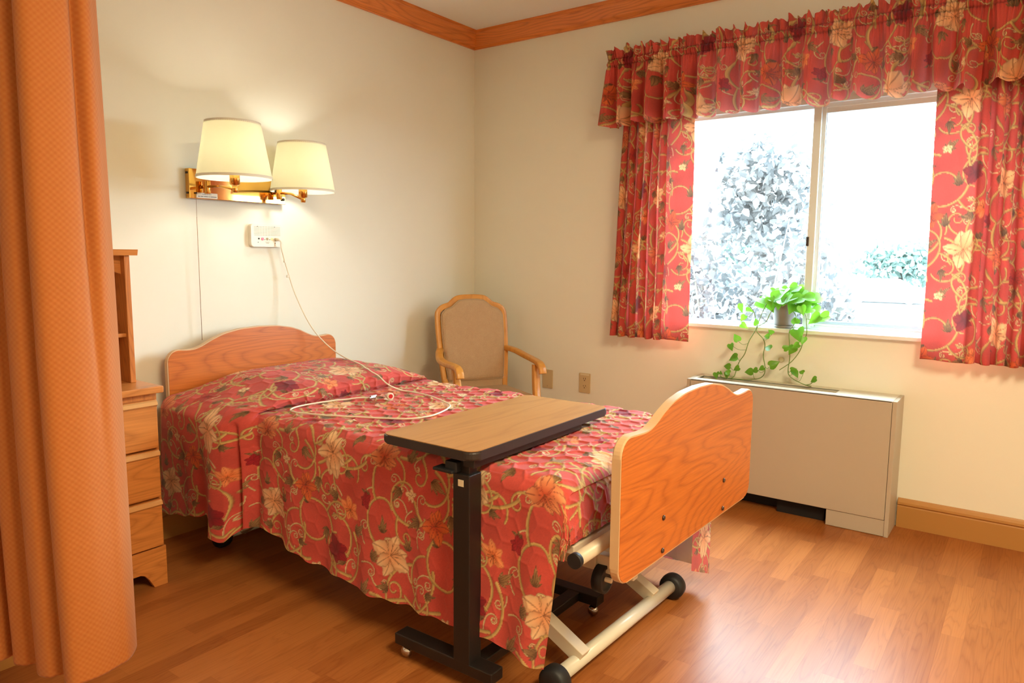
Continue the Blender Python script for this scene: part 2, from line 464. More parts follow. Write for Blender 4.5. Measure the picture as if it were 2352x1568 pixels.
def make_privacy():
    m = NT('orange_check_weave')
    tc = m.n('ShaderNodeTexCoord'); at = m.n('ShaderNodeAttribute'); at.attribute_name = 'weave'
    sp = m.n('ShaderNodeSeparateXYZ'); m.l(at.outputs['Vector'], sp.inputs[0])
    a = m.math('SINE', m.math('MULTIPLY', sp.outputs[0], 2*PI/.013)); b = m.math('SINE', m.math('MULTIPLY', sp.outputs[1], 2*PI/.013))
    k = m.math('ADD', m.math('MULTIPLY', m.math('MULTIPLY', a, b), .5), .5)
    m.l(m.mix(k, col4('C26C28'), col4('CC7E38')), m.b.inputs['Base Color'])
    m.b.inputs['Roughness'].default_value = .75; m.b.inputs['Sheen Weight'].default_value = .2
    m.bump(k, .25, .001)
    tr = m.n('ShaderNodeBsdfTranslucent'); tr.inputs[0].default_value = col4('D88A50')
    mx = m.n('ShaderNodeMixShader'); mx.inputs[0].default_value = .22
    m.l(m.b.outputs[0], mx.inputs[1]); m.l(tr.outputs[0], mx.inputs[2]); m.l(mx.outputs[0], m.out.inputs[0])
    return m.m
M['privacy'] = make_privacy()
def make_leaf(name, c1, c2, trans=.4, sc=14):
    m = NT(name); v = m.coords(); n = m.noise(v, sc, 2)
    c = m.mix(n, col4(c1), col4(c2)); m.l(c, m.b.inputs['Base Color']); m.b.inputs['Roughness'].default_value = .35
    tr = m.n('ShaderNodeBsdfTranslucent'); m.l(c, tr.inputs[0]); mx = m.n('ShaderNodeMixShader'); mx.inputs[0].default_value = trans
    m.l(m.b.outputs[0], mx.inputs[1]); m.l(tr.outputs[0], mx.inputs[2]); m.l(mx.outputs[0], m.out.inputs[0]); return m.m
M['leaf'] = make_leaf('pothos_leaf', '46861E', '86BE34')
M['shade'] = None
def make_shade():
    m = NT('pleated_shade_cloth')
    m.b.inputs['Base Color'].default_value = col4('FAF7EC'); m.b.inputs['Roughness'].default_value = .8
    tr = m.n('ShaderNodeBsdfTranslucent'); tr.inputs[0].default_value = col4('FDF8DE'); mx = m.n('ShaderNodeMixShader'); mx.inputs[0].default_value = .6
    m.l(m.b.outputs[0], mx.inputs[1]); m.l(tr.outputs[0], mx.inputs[2]); m.l(mx.outputs[0], m.out.inputs[0]); return m.m
M['shade'] = make_shade()
def glass(name, alpha=.9):
    m = NT(name); t = m.n('ShaderNodeBsdfTransparent'); t.inputs[0].default_value = (.97, .99, .98, 1)
    g = m.n('ShaderNodeBsdfGlossy'); g.inputs['Roughness'].default_value = .02; fr = m.n('ShaderNodeFresnel'); fr.inputs[0].default_value = 1.45
    mx = m.n('ShaderNodeMixShader'); ge = m.n('ShaderNodeNewGeometry'); m.l(m.math('MULTIPLY', fr.outputs[0], m.math('SUBTRACT', 1, ge.outputs['Backfacing'])), mx.inputs[0]); m.l(t.outputs[0], mx.inputs[1]); m.l(g.outputs[0], mx.inputs[2])
    m.l(mx.outputs[0], m.out.inputs[0]); return m.m
M['glass'] = glass('window_glass')
def emit(name, c, s):
    m = NT(name); m.b.inputs['Base Color'].default_value = (1, 1, 1, 1); m.b.inputs['Emission Color'].default_value = (*c, 1)
    m.b.inputs['Emission Strength'].default_value = s; return m.m

# ------------------------------------------------------------------ room shell
X0, Y0, H = -5.4, -5.0, 2.625
struct('floor', B().box(X0-.1, .12, Y0-.1, .12, -.12, 0), M['floor'])
struct('ceiling', B().box(X0-.1, .12, Y0-.1, .12, H, H+.1), M['ceil'])
struct('wall_left', B().box(X0-.1, .12, 0, .12, 0, H), M['wall'])
WY0, WY1, WZ0, WZ1 = -2.98, -1.20, .875, 2.04
struct('wall_right', B().box(0, .14, Y0-.1, WY0, 0, H).box(0, .14, WY1, 0, 0, H).box(0, .14, WY0, WY1, 0, WZ0).box(0, .14, WY0, WY1, WZ1, H), M['wall'])
struct('wall_back', B().box(X0-.1, .12, Y0-.12, Y0, 0, H), M['wall'])
struct('wall_far', B().box(X0-.12, X0, Y0, 0, 0, H), M['wall'])
struct('wall_closet', B().box(X0, -2.90, -.585, 0, 0, H), M['wall'])
def run(profile, a, b, inward):
    """a moulding: profile of (out, z) swept from a to b along a wall; inward = unit vector into the room"""
    a, b, n = Vector(a), Vector(b), Vector(inward)
    o = B(); o.prism([a+n*p[0]+Vector((0, 0, p[1])) for p in profile], b-a); return o
crown = [(0, 2.53), (.012, 2.53), (.014, 2.545), (.024, 2.552), (.06, 2.600), (.066, 2.606), (.072, 2.608), (.076, H), (0, H)]
def mitre(profile, kind, mat):
    if kind == 'left':     # along x at y=0, mitred at the corner
        o = B(); vs = []; bm = o.bm
        A = [bm.verts.new((X0, -p[0], p[1])) for p in profile]; Bv = [bm.verts.new((-p[0], -p[0], p[1])) for p in profile]
    else:
        o = B(); bm = o.bm
        A = [bm.verts.new((-p[0], Y0, p[1])) for p in profile]; Bv = [bm.verts.new((-p[0], -p[0], p[1])) for p in profile]
    n = len(A)
    for k in range(n): bm.faces.new((A[k], A[(k+1) % n], Bv[(k+1) % n], Bv[k]))
    bm.faces.new(A); bm.faces.new(Bv[::-1]); return o
struct('trim_1', mitre(crown, 'left', 0), M['crown_x'])
struct('trim_2', mitre(crown, 'right', 0), M['crown_y'])
bprof = [(0, 0), (.014, 0), (.014, .098), (.010, .103), (.017, .110), (.016, .120), (.008, .130), (.004, .137), (0, .137)]
struct('baseboard_left', run(bprof, (-2.90, 0, 0), (0, 0, 0), (0, -1, 0)), M['base'])
struct('baseboard_right', run(bprof, (0, -2.557, 0), (0, Y0, 0), (-1, 0, 0)), M['base'])
struct('baseboard_corner', run(bprof, (0, -1.578, 0), (0, -.014, 0), (-1, 0, 0)), M['base'])
struct('baseboard_closet', run(bprof, (X0, -.585, 0), (-2.90, -.585, 0), (0, -1, 0)), M['base'])

# window: frame, two panes, sill (structure)
win = struct('window_1', B().box(.03, .13, WY0, WY1, 1.975, WZ1, .002).box(.03, .13, WY0, WY0+.04, WZ0, WZ1, .002)
    .box(.03, .13, WY1-.04, WY1, WZ0, WZ1, .002).box(.03, .13, WY0, WY1, .875, .90, .002)
    .box(.045, .075, WY0, WY1, 1.955, 1.98, .002)
    .box(.05, .09, -2.975, -2.13, .90, .921, .002).box(.04, .05, -2.975, -2.10, .898, .908, .001)
    .box(.03, .10, -2.112, -2.075, .90, 1.98, .003).box(.045, .085, -2.13, -2.11, .91, 1.96, .002)
    .box(.05, .085, -2.96, -2.12, 1.93, 1.965, .002), M['white'])
M['sash'] = simple('pale_blue_grey_gasket', 'A9BBCC', .35)
part('sash_gasket', B().box(.052, .075, -2.955, -2.13, .920, .936, .001).box(.052, .075, -2.133, -2.127, .92, 1.935).box(.09, .105, -2.07, -1.24, .90, .907), M['sash'], win)
part('glass_pane', B().box(.062, .066, -2.955, -2.13, .925, 1.935), M['glass'], win)
part('glass_pane', B().box(.098, .102, -2.075, -1.235, .90, 1.96), M['glass'], win)
part('window_sill', B().box(-.028, .13, WY0-.02, WY1+.02, .872, .8925, .004), M['sill'], win)
part('latch', B().box(.024, .032, -2.085, -2.073, 1.30, 1.345, .002), M['ink'], win)

# ------------------------------------------------------------------ outside: pavement, shrub, far trees, car
m_pave = simple('pale_concrete', '5A5A58', .9)
struct('ground', B().box(.3, 120, -80, 80, -1.7, -1.5), m_pave)
def foliage(name, blobs, n, size, mat, parent, seed):
    r = random.Random(seed); vs = []; fs = []
    for k in range(n):
        c, rad = blobs[r.randrange(len(blobs))]
        d = Vector((r.gauss(0, 1), r.gauss(0, 1), r.gauss(0, 1))).normalized()*(r.random()**.45)
        p = Vector(c)+Vector((d.x*rad[0], d.y*rad[1], d.z*rad[2]))
        a = Vector((r.gauss(0, 1), r.gauss(0, 1), r.gauss(0, 1)-.6)).normalized(); b = a.orthogonal().normalized()
        b = (Matrix.Rotation(r.random()*6.28, 3, a) @ b); nn = a.cross(b)
        s = size*r.uniform(.6, 1.3); i = len(vs)
        vs += [p, p+a*s*.35+b*s*.34-nn*s*.05, p+a*s*.8+b*s*.22, p+a*s*1.15, p+a*s*.8-b*s*.22, p+a*s*.35-b*s*.34-nn*s*.05]
        fs += [(i, i+1, i+2, i+3), (i, i+3, i+4, i+5)]
    return part(name, mesh(name, vs, fs), mat, parent)
M['leaf_out'] = make_leaf('maroon_green_leaf', '424E56', '72665E', .35, 2.5)
M['leaf_far'] = make_leaf('pale_green_leaf', '708880', '7C8E84', .2, .6)
M['bark'] = simple('grey_bark', '4E4640', .9)
SHY = -.82
tr = thing('shrub', 'leafy maroon and green shrub close outside the left window pane', 'shrub', (3.0, SHY, -1.5))
blobs = [((3.0, SHY+.15, .9), (.6, .55, .7)), ((3.1, SHY, 1.75), (.4, .45, .6)), ((3.0, SHY+.5, .2), (.7, .5, .9)), ((2.9, SHY-.35, .6), (.6, .42, 1.0)), ((3.3, SHY+.65, 1.1), (.5, .4, .8)), ((3.1, SHY, -.6), (.9, .8, .7)), ((3.1, SHY-.55, .9), (.4, .4, .9)), ((3.0, SHY-.1, 1.95), (.35, .5, .5)), ((3.1, SHY-.75, .2), (.4, .35, .7))]
foliage('foliage', blobs, 5600, .085, M['leaf_out'], tr, 3)
b = B(); r = random.Random(5)
for k in range(12):
    a = r.uniform(0, 6.28); e = Vector((3.05+math.cos(a)*.6, SHY+math.sin(a)*.65, r.uniform(.6, 1.9)))
    s_ = Vector((3.0, SHY, -1.5)); mid = (s_+e)/2+Vector((r.uniform(-.1, .1), r.uniform(-.1, .1), .1))
    b.tube([s_, mid, e], [.03, .017, .004], 6)
part('branches', b, M['bark'], tr)
def far_tree(x, y, h, wd, seed, lab, mat='leaf_far'):
    t = thing('tree', lab, 'tree', (x, y, -1.5), group='trees beyond the car park')
    foliage('foliage', [((x, y, -1.5+h*.6), (wd, wd, h*.4)), ((x, y-wd*.6, -1.5+h*.45), (wd*.8, wd*.8, h*.35)), ((x, y+wd*.6, -1.5+h*.5), (wd*.8, wd*.8, h*.35))], 1500, .55, M[mat], t, seed)
    part('trunk', B().tube([(x, y, -1.5), (x, y, -1.5+h*.6)], [.22, .1], 8), M['bark'], t)
far_tree(62, 6.2, 5.2, 3.0, 1, 'pale tree beyond the parked car, behind the plain right pane')
far_tree(66, 20, 6.5, 3.0, 2, 'pale tree beyond the car park, seen right beside the window shrub')
# parked car
M['slate'] = simple('washed_out_tyre', '6E767A', .8)  # tyre rubber greyed in the colour to look washed out by outdoor glare
m_car = simple('white_car_paint', 'C9CCCE', .3)
CY = 4.5
car = thing('car', 'pale parked car on the bright pavement outside the window', 'car', (45, CY, -1.5))
CP = [(-2.2, .28), (-2.2, .72), (-2.05, .86), (-1.25, .98), (-.55, 1.42), (.85, 1.44), (1.6, 1.02), (2.15, .92), (2.22, .6), (2.2, .28)]
b = B().prism([(45-.85, CY+p[0], -1.5+p[1]) for p in CP], (1.7, 0, 0), .06)
part('body', b, m_car, car)
part('side_window', B().prism([(45-.87, CY+p[0], -1.5+p[1]) for p in [(-1.05, 1.0), (-.45, 1.34), (.8, 1.36), (1.3, 1.04)]], (.03, 0, 0)), M['sash'], car)
for wy in (-1.35, 1.35):
    wb = B().lathe([(.32, -.1), (.32, .1)], 45-.85, CY+wy, -1.5+.32, 20, 'x'); part('wheel', wb, M['slate'], car)

# ------------------------------------------------------------------ ceiling lamp behind the camera (gives the warm light)
cl = thing('ceiling_light', 'rectangular flush ceiling light over the foot end of the room', 'ceiling light', (-2.9, -3.75, H))
part('housing', B().box(-3.52, -2.28, -4.07, -3.43, 2.60, H-.001, .004), M['white'], cl)

# ------------------------------------------------------------------ bed
SB = lambda t, a, b: a+(b-a)*t
bed = thing('hospital_bed', 'adjustable bed with scalloped wood-grain end panels and cream tube frame', 'bed', (-1.68, -1.15, 0))
def panel_outline(cx, cy, th, hw, zb, zs, zh, n=44):
    """scalloped panel outline in its own plane: rounded corners, shoulders, dips, centre hump"""
    key = [(0, zh), (.10, zh-.004), (.18, zh-.018), (.24, zh-.040), (.28, zh-.060), (.31, zh-.071), (.335, zh-.0755), (.365, zh-.0745), (hw-.052, zs)]
    key = [(a*(hw-.052)/(hw-.052), z) for a, z in key]
    xs = np.linspace(0, hw-.052, n); zs_ = np.interp(xs, [k[0] for k in key], [k[1] for k in key])
    for _ in range(3): zs_[1:-1] = (zs_[:-2]+2*zs_[1:-1]+zs_[2:])/4
    half = list(zip(xs, zs_))
    for a in np.linspace(0, PI/2, 9)[1:]: half.append((hw-.052+.052*math.sin(a), zs-.052+.052*math.cos(a)))
    for a in np.linspace(0, PI/2, 9): half.append((hw-.05+.05*math.cos(a), zb+.05-.05*math.sin(a)))
    pts = half+[(-x, z) for x, z in half[::-1] if x > 1e-6]
    ca, sa = math.cos(th), math.sin(th)
    return [Vector((cx+x*ca, cy+x*sa, z)) for x, z in pts]
def end_panel(name, cx, cy, th, hw, zb, zs, zh, thick, lab):
    n = Vector((math.sin(th), -math.cos(th), 0))       # towards the foot
    out = panel_outline(cx, cy, th, hw, zb, zs, zh)
    o = part(name, B().prism(out, -n*thick, .0035), M['edge'], bed, 'pale edge-banded core of the end panel' if 0 else None)
    c = Vector((cx, cy, (zb+zh)/2))
    # thin laminate skins inset from the edge on both faces
    ins = []
    for k, p in enumerate(out):
        a, b_ = out[k-1], out[(k+1) % len(out)]; t = (b_-a).normalized(); m_ = t.cross(n)
        if (c-p).dot(m_) < 0: m_ = -m_
        ins.append(p+m_*.004)
    part('wood_grain_face', B().prism([p+n*.0012 for p in ins], -n*(thick+.0024)), M['panel'], o)
    return o
end_panel('headboard', -1.70, -.10, 0, .4475, .42, .838, .909, .022, '')
fb = end_panel('footboard', -1.605, -2.20, math.radians(-1.5), .483, .382, .781, .852, .026, '')
for dx, z in ((-.227, .502), (-.227, .404), (.227, .50), (.227, .402)):
    part('bolt', B().lathe([(.0075, 0), (.0075, -.003), (.005, -.005)], -1.605+dx, -2.2015-dx*.026, z, 14, 'y'), M['bolt'], fb)
part('mattress', B().box(-2.125, -1.205, -2.03, -.13, .475, .615, .035, seg=4), M['mattress'], bed)
part('bumper_tube', B().tube([(-2.155, -2.10, .462), (-1.16, -2.10, .462)], .019, 20), M['beige'], bed)
for x in (-2.158, -1.157):
    part('end_cap', B().lathe([(.0205, -.008), (.0205, .008)], x, -2.10, .462, 20, 'x'), M['rubber'], bed)
for x in (-1.95, -1.40):
    part('side_rail', B().box(x-.015, x+.015, -2.172, -.15, .352, .404, .003), M['beige'], bed)
for ya, yb in ((-2.13, -2.10), (-.25, -.20), (-1.15, -1.11)): part('cross_rail', B().box(-1.96, -1.38, ya, yb, .36, .40, .003), M['beige'], bed)
part('deck', B().box(-2.10, -1.22, -2.06, -.14, .445, .47, .003).box(-1.96, -1.93, -2.0, -.2, .40, .446).box(-1.42, -1.39, -2.0, -.2, .40, .446), M['beige'], bed)
for x in (-1.95, -1.47):
    rot = Matrix.Rotation(math.radians(28), 3, 'X')
    part('leg', B().box(x-.022, x+.022, -2.01, -1.42, .045, .088, .002, rot, (x, -2.01, .065)), M['beige'], bed)
bt = part('base_tube', B().tube([(-2.05, -1.992, .052), (-1.34, -2.012, .052)], .0225, 24), M['tube'], bed)
for x, y in ((-2.075, -1.991), (-1.315, -2.013)):
    part('wheel', B().lathe([(.012, -.026), (.036, -.026), (.044, -.018), (.046, 0), (.044, .018), (.036, .026), (.03, .026), (.028, .014), (.012, .014)], x, y, .0465, 28, 'x'), M['rubber'], bed)
bt2 = part('base_tube', B().tube([(-2.0, -.285, .047), (-1.36, -.285, .047)], .018, 16), M['tube'], bed)
part('crank_box', B().box(-2.0, -1.45, -.36, -.31, .07, .115, .004), M['beige'], bed)
for x in (-1.95, -1.47):
    rot = Matrix.Rotation(math.radians(26), 3, 'X')
    part('leg', B().box(x-.022, x+.022, -.285, .3, .03, .07, .002, rot, (x, -.285, .05)) if 0 else B().tube([(x, -.30, .05), (x, -.75, .36)], .02, 8), M['beige'], bed)
for x in (-2.045, -1.32):
    part('wheel', B().lathe([(.010, -.030), (.034, -.030), (.0415, -.018), (.043, 0), (.0415, .018), (.034, .030), (.010, .030)], x, -.285, .0435, 28, 'x'), M['rubber'], bed)
cw = part('caster', B().lathe([(.012, .012), (.032, .012), (.034, .016), (.040, .015), (.041, -.015), (.033, -.016), (.032, -.010), (.012, -.010)], -1.965, -2.075, .335, 28, 'y'), M['rubber'], bed)
part('axle', B().tube([(-1.965, -2.045, .335), (-1.965, -2.105, .335)], .007, 12).box(-1.975, -1.955, -2.058, -2.052, .33, .40), M['beige'], cw)
b = B(); pts = []
for k in range(100): a = k*.55; pts.append((-2.03+k*.0006, -2.02+.009*math.cos(a), .395+.009*math.sin(a)))
part('spring', b.tube(pts, .0016, 6), M['bolt'], bed)

# ------------------------------------------------------------------ quilted bedspread over mattress and pillow
def quilt(u, v, s=.072):
    """puffed scale quilting: height between stitch lines of a hexagonal lattice"""
    a = u/s; b_ = v/(s*.86)
    def cell(a, b_):
        j = np.round(b_); i = np.round(a-.5*(j % 2))+.5*(j % 2); return i, j
    best = np.full(u.shape, 9.); sec = np.full(u.shape, 9.)
    j0 = np.floor(b_)
    for dj in (-1, 0, 1, 2):
        j = j0+dj
        for di in (-1, 0, 1):
            i = np.round(a-.5*(j % 2))+.5*(j % 2)+di
            d = np.hypot(a-i, (b_-j)*.86)
            nb = np.minimum(best, d); sec = np.where(d < best, best, np.minimum(sec, d)); best = nb
    e = (sec-best)/.5
    return np.tanh(np.clip(e, 0, 2)*2.8)
pil = [0.0]
def bedspread():
    yt = -.115; L = 1.935
    nv = 640; vv = np.linspace(0, 1, nv)
    su = np.concatenate([np.linspace(0, 1, 165)[:-1], 1+np.linspace(0, 1, 22)[:-1], 2+np.linspace(0, 1, 270)[:-1], 3+np.linspace(0, 1, 12)[:-1], 4+np.linspace(0, 1, 60)])
    Vv, Uu = np.meshgrid(vv, su, indexing='ij')
    y = yt-L*Vv
    xl = np.interp(-y, [.1, .45, .60, .66, .71, .80, 1.3, 2.05], [-2.185, -2.195, -2.20, -2.175, -2.135, -2.145, -2.142, -2.138])
    zh = np.interp(-y, [.1, .30, .44, .475, .60, .635, .70, .80, 1.0, 1.3, 1.75, 2.02], [.16, .19, .22, .165, .17, .20, .225, .222, .175, .143, .15, .122])
    xr = np.full(y.shape, -1.165); zhr = .075+.0*y
    r = .05
    drop = np.where(-y > 1.985, .055*(1-np.sqrt(np.clip(1-((-y-1.985)/.068)**2, 0, 1))), 0)
    zt = .652-drop
    # pillow: lofted top, bulging front edge that tucks back under itself
    q = (-y-.115)/.585
    prof = np.interp(q, [-.02, 0, .06, .16, .3, .45, .62, .78, .87, .93, .97, 1.0, 1.03], [.1, .25, .6, .85, .97, 1.0, .98, .86, .68, .42, .14, -.07, 0])
    dyp = np.interp(q, [.3, .6, .80, .88, .93, .97, 1.0, 1.04, 1.12], [0, -.032, -.070, -.066, -.042, -.008, .036, .014, 0])
    t0 = np.clip(Uu, 0, 1); ta = np.clip(Uu-1, 0, 1); tt = np.clip(Uu-2, 0, 1); tb = np.clip(Uu-3, 0, 1); t4 = np.clip(Uu-4, 0, 1)
    # bottom of side to crest, arc, top, arc, other side
    flare = .020*(1-t0)
    x = xl-flare; z = zh+(zt-r-zh)*t0
    a = ta*PI/2
    x = np.where(Uu > 1, xl+r*(1-np.cos(a)), x); z = np.where(Uu > 1, zt-r+r*np.sin(a), z)
    x = np.where(Uu > 2, xl+r+(xr-r-(xl+r))*tt, x)
    a = tb*PI/2
    x = np.where(Uu > 3, xr-r+r*np.sin(a), x); z = np.where(Uu > 3, zt-r+r*np.cos(a), z)
    x = np.where(Uu > 4, xr+.012*t4, x); z = np.where(Uu > 4, (zt-r)+(zhr-(zt-r))*t4, z)
    # pillow bump
    wx = smoothstep(-2.22, -1.86, x)*.95+.05; wx = np.minimum(wx, 1)*(1-smoothstep(-1.42, -1.15, x)*.85)
    hgt = .100*prof*wx*smoothstep(.4, .7, z)
    y = y+dyp*smoothstep(-2.19, -2.07, x)*(Uu > .8)*(1-smoothstep(-1.24, -1.17, x)*.5)
    z = z+hgt
    # sideways bulge of the pillow end over the near side
    x = x-.03*np.clip(prof, 0, 1)*np.exp(-((Uu-1.0)/.5)**2)
    # side fold where the pillow ends
    side = (Uu <= 1.5)
    fold = np.exp(-((y+.64)/.014)**2)
    roll = np.exp(-((y+.56)/.05)**2)
    dn = np.clip(1.25-Uu, 0, 1)
    x = x+np.where(side, .045*fold*np.clip(dn*1.5, 0, 1)-.034*roll*dn, 0)
    y = y+np.where(side, -.022*np.exp(-((y+.60)/.03)**2)*dn, 0)
    # soft waves in the hanging sides
    wv = .007*np.sin(-y*17+1.1)+.006*np.sin(-y*31+.3)+.004*np.sin(-y*47)
    x = x+np.where(Uu < 1, wv*(1-t0)**.8, 0)+np.where(Uu > 4, .008*np.sin(-y*19)*t4, 0)
    z = z+.003*np.sin(-y*12+x*5)*(Uu > 1.5)*(Uu < 3.5)
    # foot edge of the near side leans back to the head near the hem
    k = Vv**6; y = y+np.where(Uu < 1, .045*(1-t0)*k, 0)
    hem = np.where(Uu < 1, (1-t0), 0); z = z+.004*np.sin(-y*60)*hem**8
    P = np.stack([x, y, z], -1)
    # cloth coordinates by arc length across
    d = np.linalg.norm(np.diff(P, axis=1), axis=2); ref = d[nv//2]; cu = np.concatenate([[0], np.cumsum(ref)])
    CU = np.broadcast_to(cu[None, :], y.shape); CV = Vv*L*1.02
    q = quilt(CU, CV)
    amp = (1-.55*smoothstep(-.74, -.66, P[..., 1]))*(.0018+.0050*smoothstep(1.0, 1.9, Uu)*(1-smoothstep(3.2, 4., Uu)))*(1-.8*Vv**40)
    # distance along the weave under the pillow tuck is taken up by the fold
    P = displace(P, -(q*amp-amp*.5)*-1)
    colr = print_at(CV*1.0+.05+.02*np.sin(CU*9)*0, CU+.03)
    return P, colr, x, z
P, colr, _, _ = bedspread()
spread = thing('bedspread', 'red floral quilted bedspread covering the bed and its pillow', 'bedspread', (-1.68, -1.1, .6))
part('quilt', grid_mesh('quilt', P, colr), M['print'], spread)
# foot face hanging over the mattress end
row = P[-1]; sel = row[118:-40]
hh = np.linspace(0, 1, 46)
Pf = np.zeros((46, len(sel), 3))
for i, t in enumerate(hh):
    Pf[i] = sel; z0 = sel[:, 2]; Pf[i, :, 2] = z0+(np.minimum(z0, .482)-z0)*t
    Pf[i, :, 1] = sel[:, 1]-.016*math.sin(min(1, t*1.6)*PI/2)
    Pf[i, :, 0] = sel[:, 0]+(.012*t)*np.clip((-1.7-sel[:, 0])/.4, -1, 1)
d = np.concatenate([[0], np.cumsum(np.linalg.norm(np.diff(sel, axis=0), axis=1))])
UU, VV = np.meshgrid(d+.36, hh*.14+1.99, indexing='xy')
qd = quilt(UU, VV)*.0035; Pf = displace(Pf, qd*1.0)
part('foot_drop', grid_mesh('foot_drop', Pf, print_at(VV, UU)), M['print'], spread)
# far side corner wrapped round the foot
xs = np.linspace(-1.153, -1.33, 70); zs_ = np.linspace(0, 1, 120)
Pw = np.zeros((120, 70, 3))
for j, x in enumerate(xs):
    zb = .055+(-1.153-x)/.177*.075
    Pw[:, j, 0] = x; Pw[:, j, 1] = -2.058-.034*np.exp(-((x+1.153)/.03)**2)*0-.03; Pw[:, j, 2] = zb+(.43-zb)*zs_
UU, VV = np.meshgrid(np.linspace(0, .18, 70), zs_*.36, indexing='xy')
part('corner_flap', grid_mesh('corner_flap', Pw, print_at(UU*1.1+.4, VV+.3)), M['print'], spread)
yy_ = np.linspace(-.3, -2.086, 60); zz_ = np.linspace(.085, .55, 8)
Pl = np.zeros((8, 60, 3)); Pl[..., 0] = -1.172-.004*np.sin(yy_*40)[None]; Pl[..., 1] = yy_[None]; Pl[..., 2] = zz_[:, None]
part('lining', grid_mesh('lining', Pl), M['lining'], spread, 'white lining seen inside the far side of the bedspread')

# ------------------------------------------------------------------ overbed table
ot = thing('overbed_table', 'overbed table with wood-look top and black steel H base reaching over the bed', 'table', (-1.87, -1.68, 0))
def rrect(x0, x1, y0, y1, r, z, n=7):
    pts = []
    for cx, cy, a0 in ((x1-r, y1-r, 0), (x0+r, y1-r, PI/2), (x0+r, y0+r, PI), (x1-r, y0+r, 1.5*PI)):
        for k in range(n): a = a0+PI/2*k/(n-1); pts.append((cx+r*math.cos(a), cy+r*math.sin(a), z))
    return pts
TX0, TX1, TY0, TY1, TZ = -2.225, -1.455, -1.812, -1.447, .712
top = part('tabletop', B().prism(rrect(TX0, TX1, TY0, TY1, .035, TZ-.027), (0, 0, .026), .006), M['brown_edge'], ot)
part('laminate', B().prism(rrect(TX0+.004, TX1-.004, TY0+.004, TY1-.004, .032, TZ-.001), (0, 0, .0018)), M['table'], top)
part('support_arm', B().box(-2.20, -1.62, -1.795, -1.755, .660, .684, .002), M['black'], ot)
part('inner_column', B().box(-2.192, -2.158, -1.772, -1.735, .60, .672, .002), M['black'], ot)
post = part('column', B().box(-2.205, -2.150, -1.782, -1.722, .075, .638, .003), M['black'], ot)
part('sticker', B().box(-2.2062, -2.2052, -1.762, -1.742, .603, .622), M['plate2'], post)
lev = part('height_lever', B().box(-2.215, -2.175, -1.742, -1.70, .640, .672, .004).box(-2.228, -2.185, -1.738, -1.665, .640, .650, .003), M['rubber'], ot)
part('base_bar', B().box(-2.205, -2.150, -1.862, -1.482, .045, .080, .003), M['black'], ot)
part('base_bar', B().box(-1.625, -1.575, -1.872, -1.50, .045, .080, .003), M['black'], ot)
part('cross_beam', B().box(-2.155, -1.62, -1.80, -1.755, .047, .078, .003), M['black'], ot)
for x, y in ((-2.178, -1.51), (-2.178, -1.835), (-1.60, -1.53), (-1.60, -1.845)):
    c_ = part('caster', B().sphere((x-.004, y, .0195), .0195, (.8, 1, 1), 18), M['chrome'], ot)
    part('stem', B().tube([(x, y, .028), (x, y, .048)], .007, 10), M['chrome'], c_)

# ------------------------------------------------------------------ chest with hutch
ch = thing('nightstand', 'oak nightstand of three drawers with open shelf hutch, beside the headboard', 'nightstand', (-2.59, -.22, 0))
CX0, CX1 = -2.84, -2.362
part('body', B().box(CX0, CX1, -.415, -.01, .15, .735, .002), M['oak_v'], ch)
part('top', B().box(CX0-.012, CX1+.014, -.445, -.004, .735, .760, .004), M['oak_h'], ch)
for z0, z1 in ((.532, .712), (.345, .524), (.158, .337)):
    dr = part('drawer', B().box(CX0+.014, CX1-.012, -.440, -.414, z0, z1, .004), M['oak_h'], ch)
    part('pull_lip', B().prism([(CX0+.016, -.4405, z1-.026), (CX0+.016, -.4405, z1-.002), (CX0+.016, -.4475, z1-.006), (CX0+.016, -.4505, z1-.018)], (CX1-CX0-.03, 0, 0), .001), M['oak_lip'], dr)
ba = [(CX0, .15), (CX1, .15), (CX1, 0), (CX1-.05, 0), (CX1-.068, .035), (CX1-.082, .058), (CX1-.10, .066), (CX0+.10, .066), (CX0+.082, .058), (CX0+.068, .035), (CX0+.05, 0), (CX0, 0)]
part('base', B().prism([(x, -.430, z) for x, z in ba], (0, .022, 0), .002).box(CX1-.02, CX1, -.41, -.01, 0, .15).box(CX0, CX0+.02, -.41, -.01, 0, .15), M['oak_h'], ch)
hu = part('hutch_side', B().box(CX1-.034, CX1-.014, -.300, -.01, .760, 1.234, .002), M['oak_v'], ch)
part('hutch_side', B().box(CX0+.01, CX0+.03, -.300, -.01, .760, 1.234, .002), M['oak_v'], ch)
part('hutch_back', B().box(CX0+.02, CX1-.02, -.02, -.012, .760, 1.234), M['oak_v'], ch)
part('hutch_top', B().prism([(CX0-.008, -.322, 1.256), (CX0-.008, -.316, 1.234), (CX0-.008, -.005, 1.234), (CX0-.008, -.005, 1.256)], (CX1-CX0+.016, 0, 0), .001), M['oak_h'], ch)
part('shelf', B().box(CX0+.03, CX1-.034, -.285, -.015, .932, .946, .001), M['oak_h'], ch)
xa, xb = CX0+.03, CX1-.034; arch = [(xa, 1.234), (xb, 1.234)]
for k in range(15):
    t = k/14; x = xb+(xa-xb)*t; arch.append((x, 1.165+.045*(1-(2*t-1)**2)))
part('arch_rail', B().prism([(x, -.270, z) for x, z in arch], (0, .018, 0)), M['oak_h'], ch)
part('peg', B().lathe([(.004, 0), (.004, .003)], CX1-.0365, -.10, .80, 10, 'x'), M['ink'], ch)
kn = link('black_ornament', B().lathe([(.0, -.03), (.010, -.028), (.0125, -.02), (.0125, .02), (.010, .028), (0, .03)], -2.512, -.262, 1.2688, 16, 'x'), M['ink'])
tag(kn, 'small black rounded object lying on top of the oak hutch', 'small object')
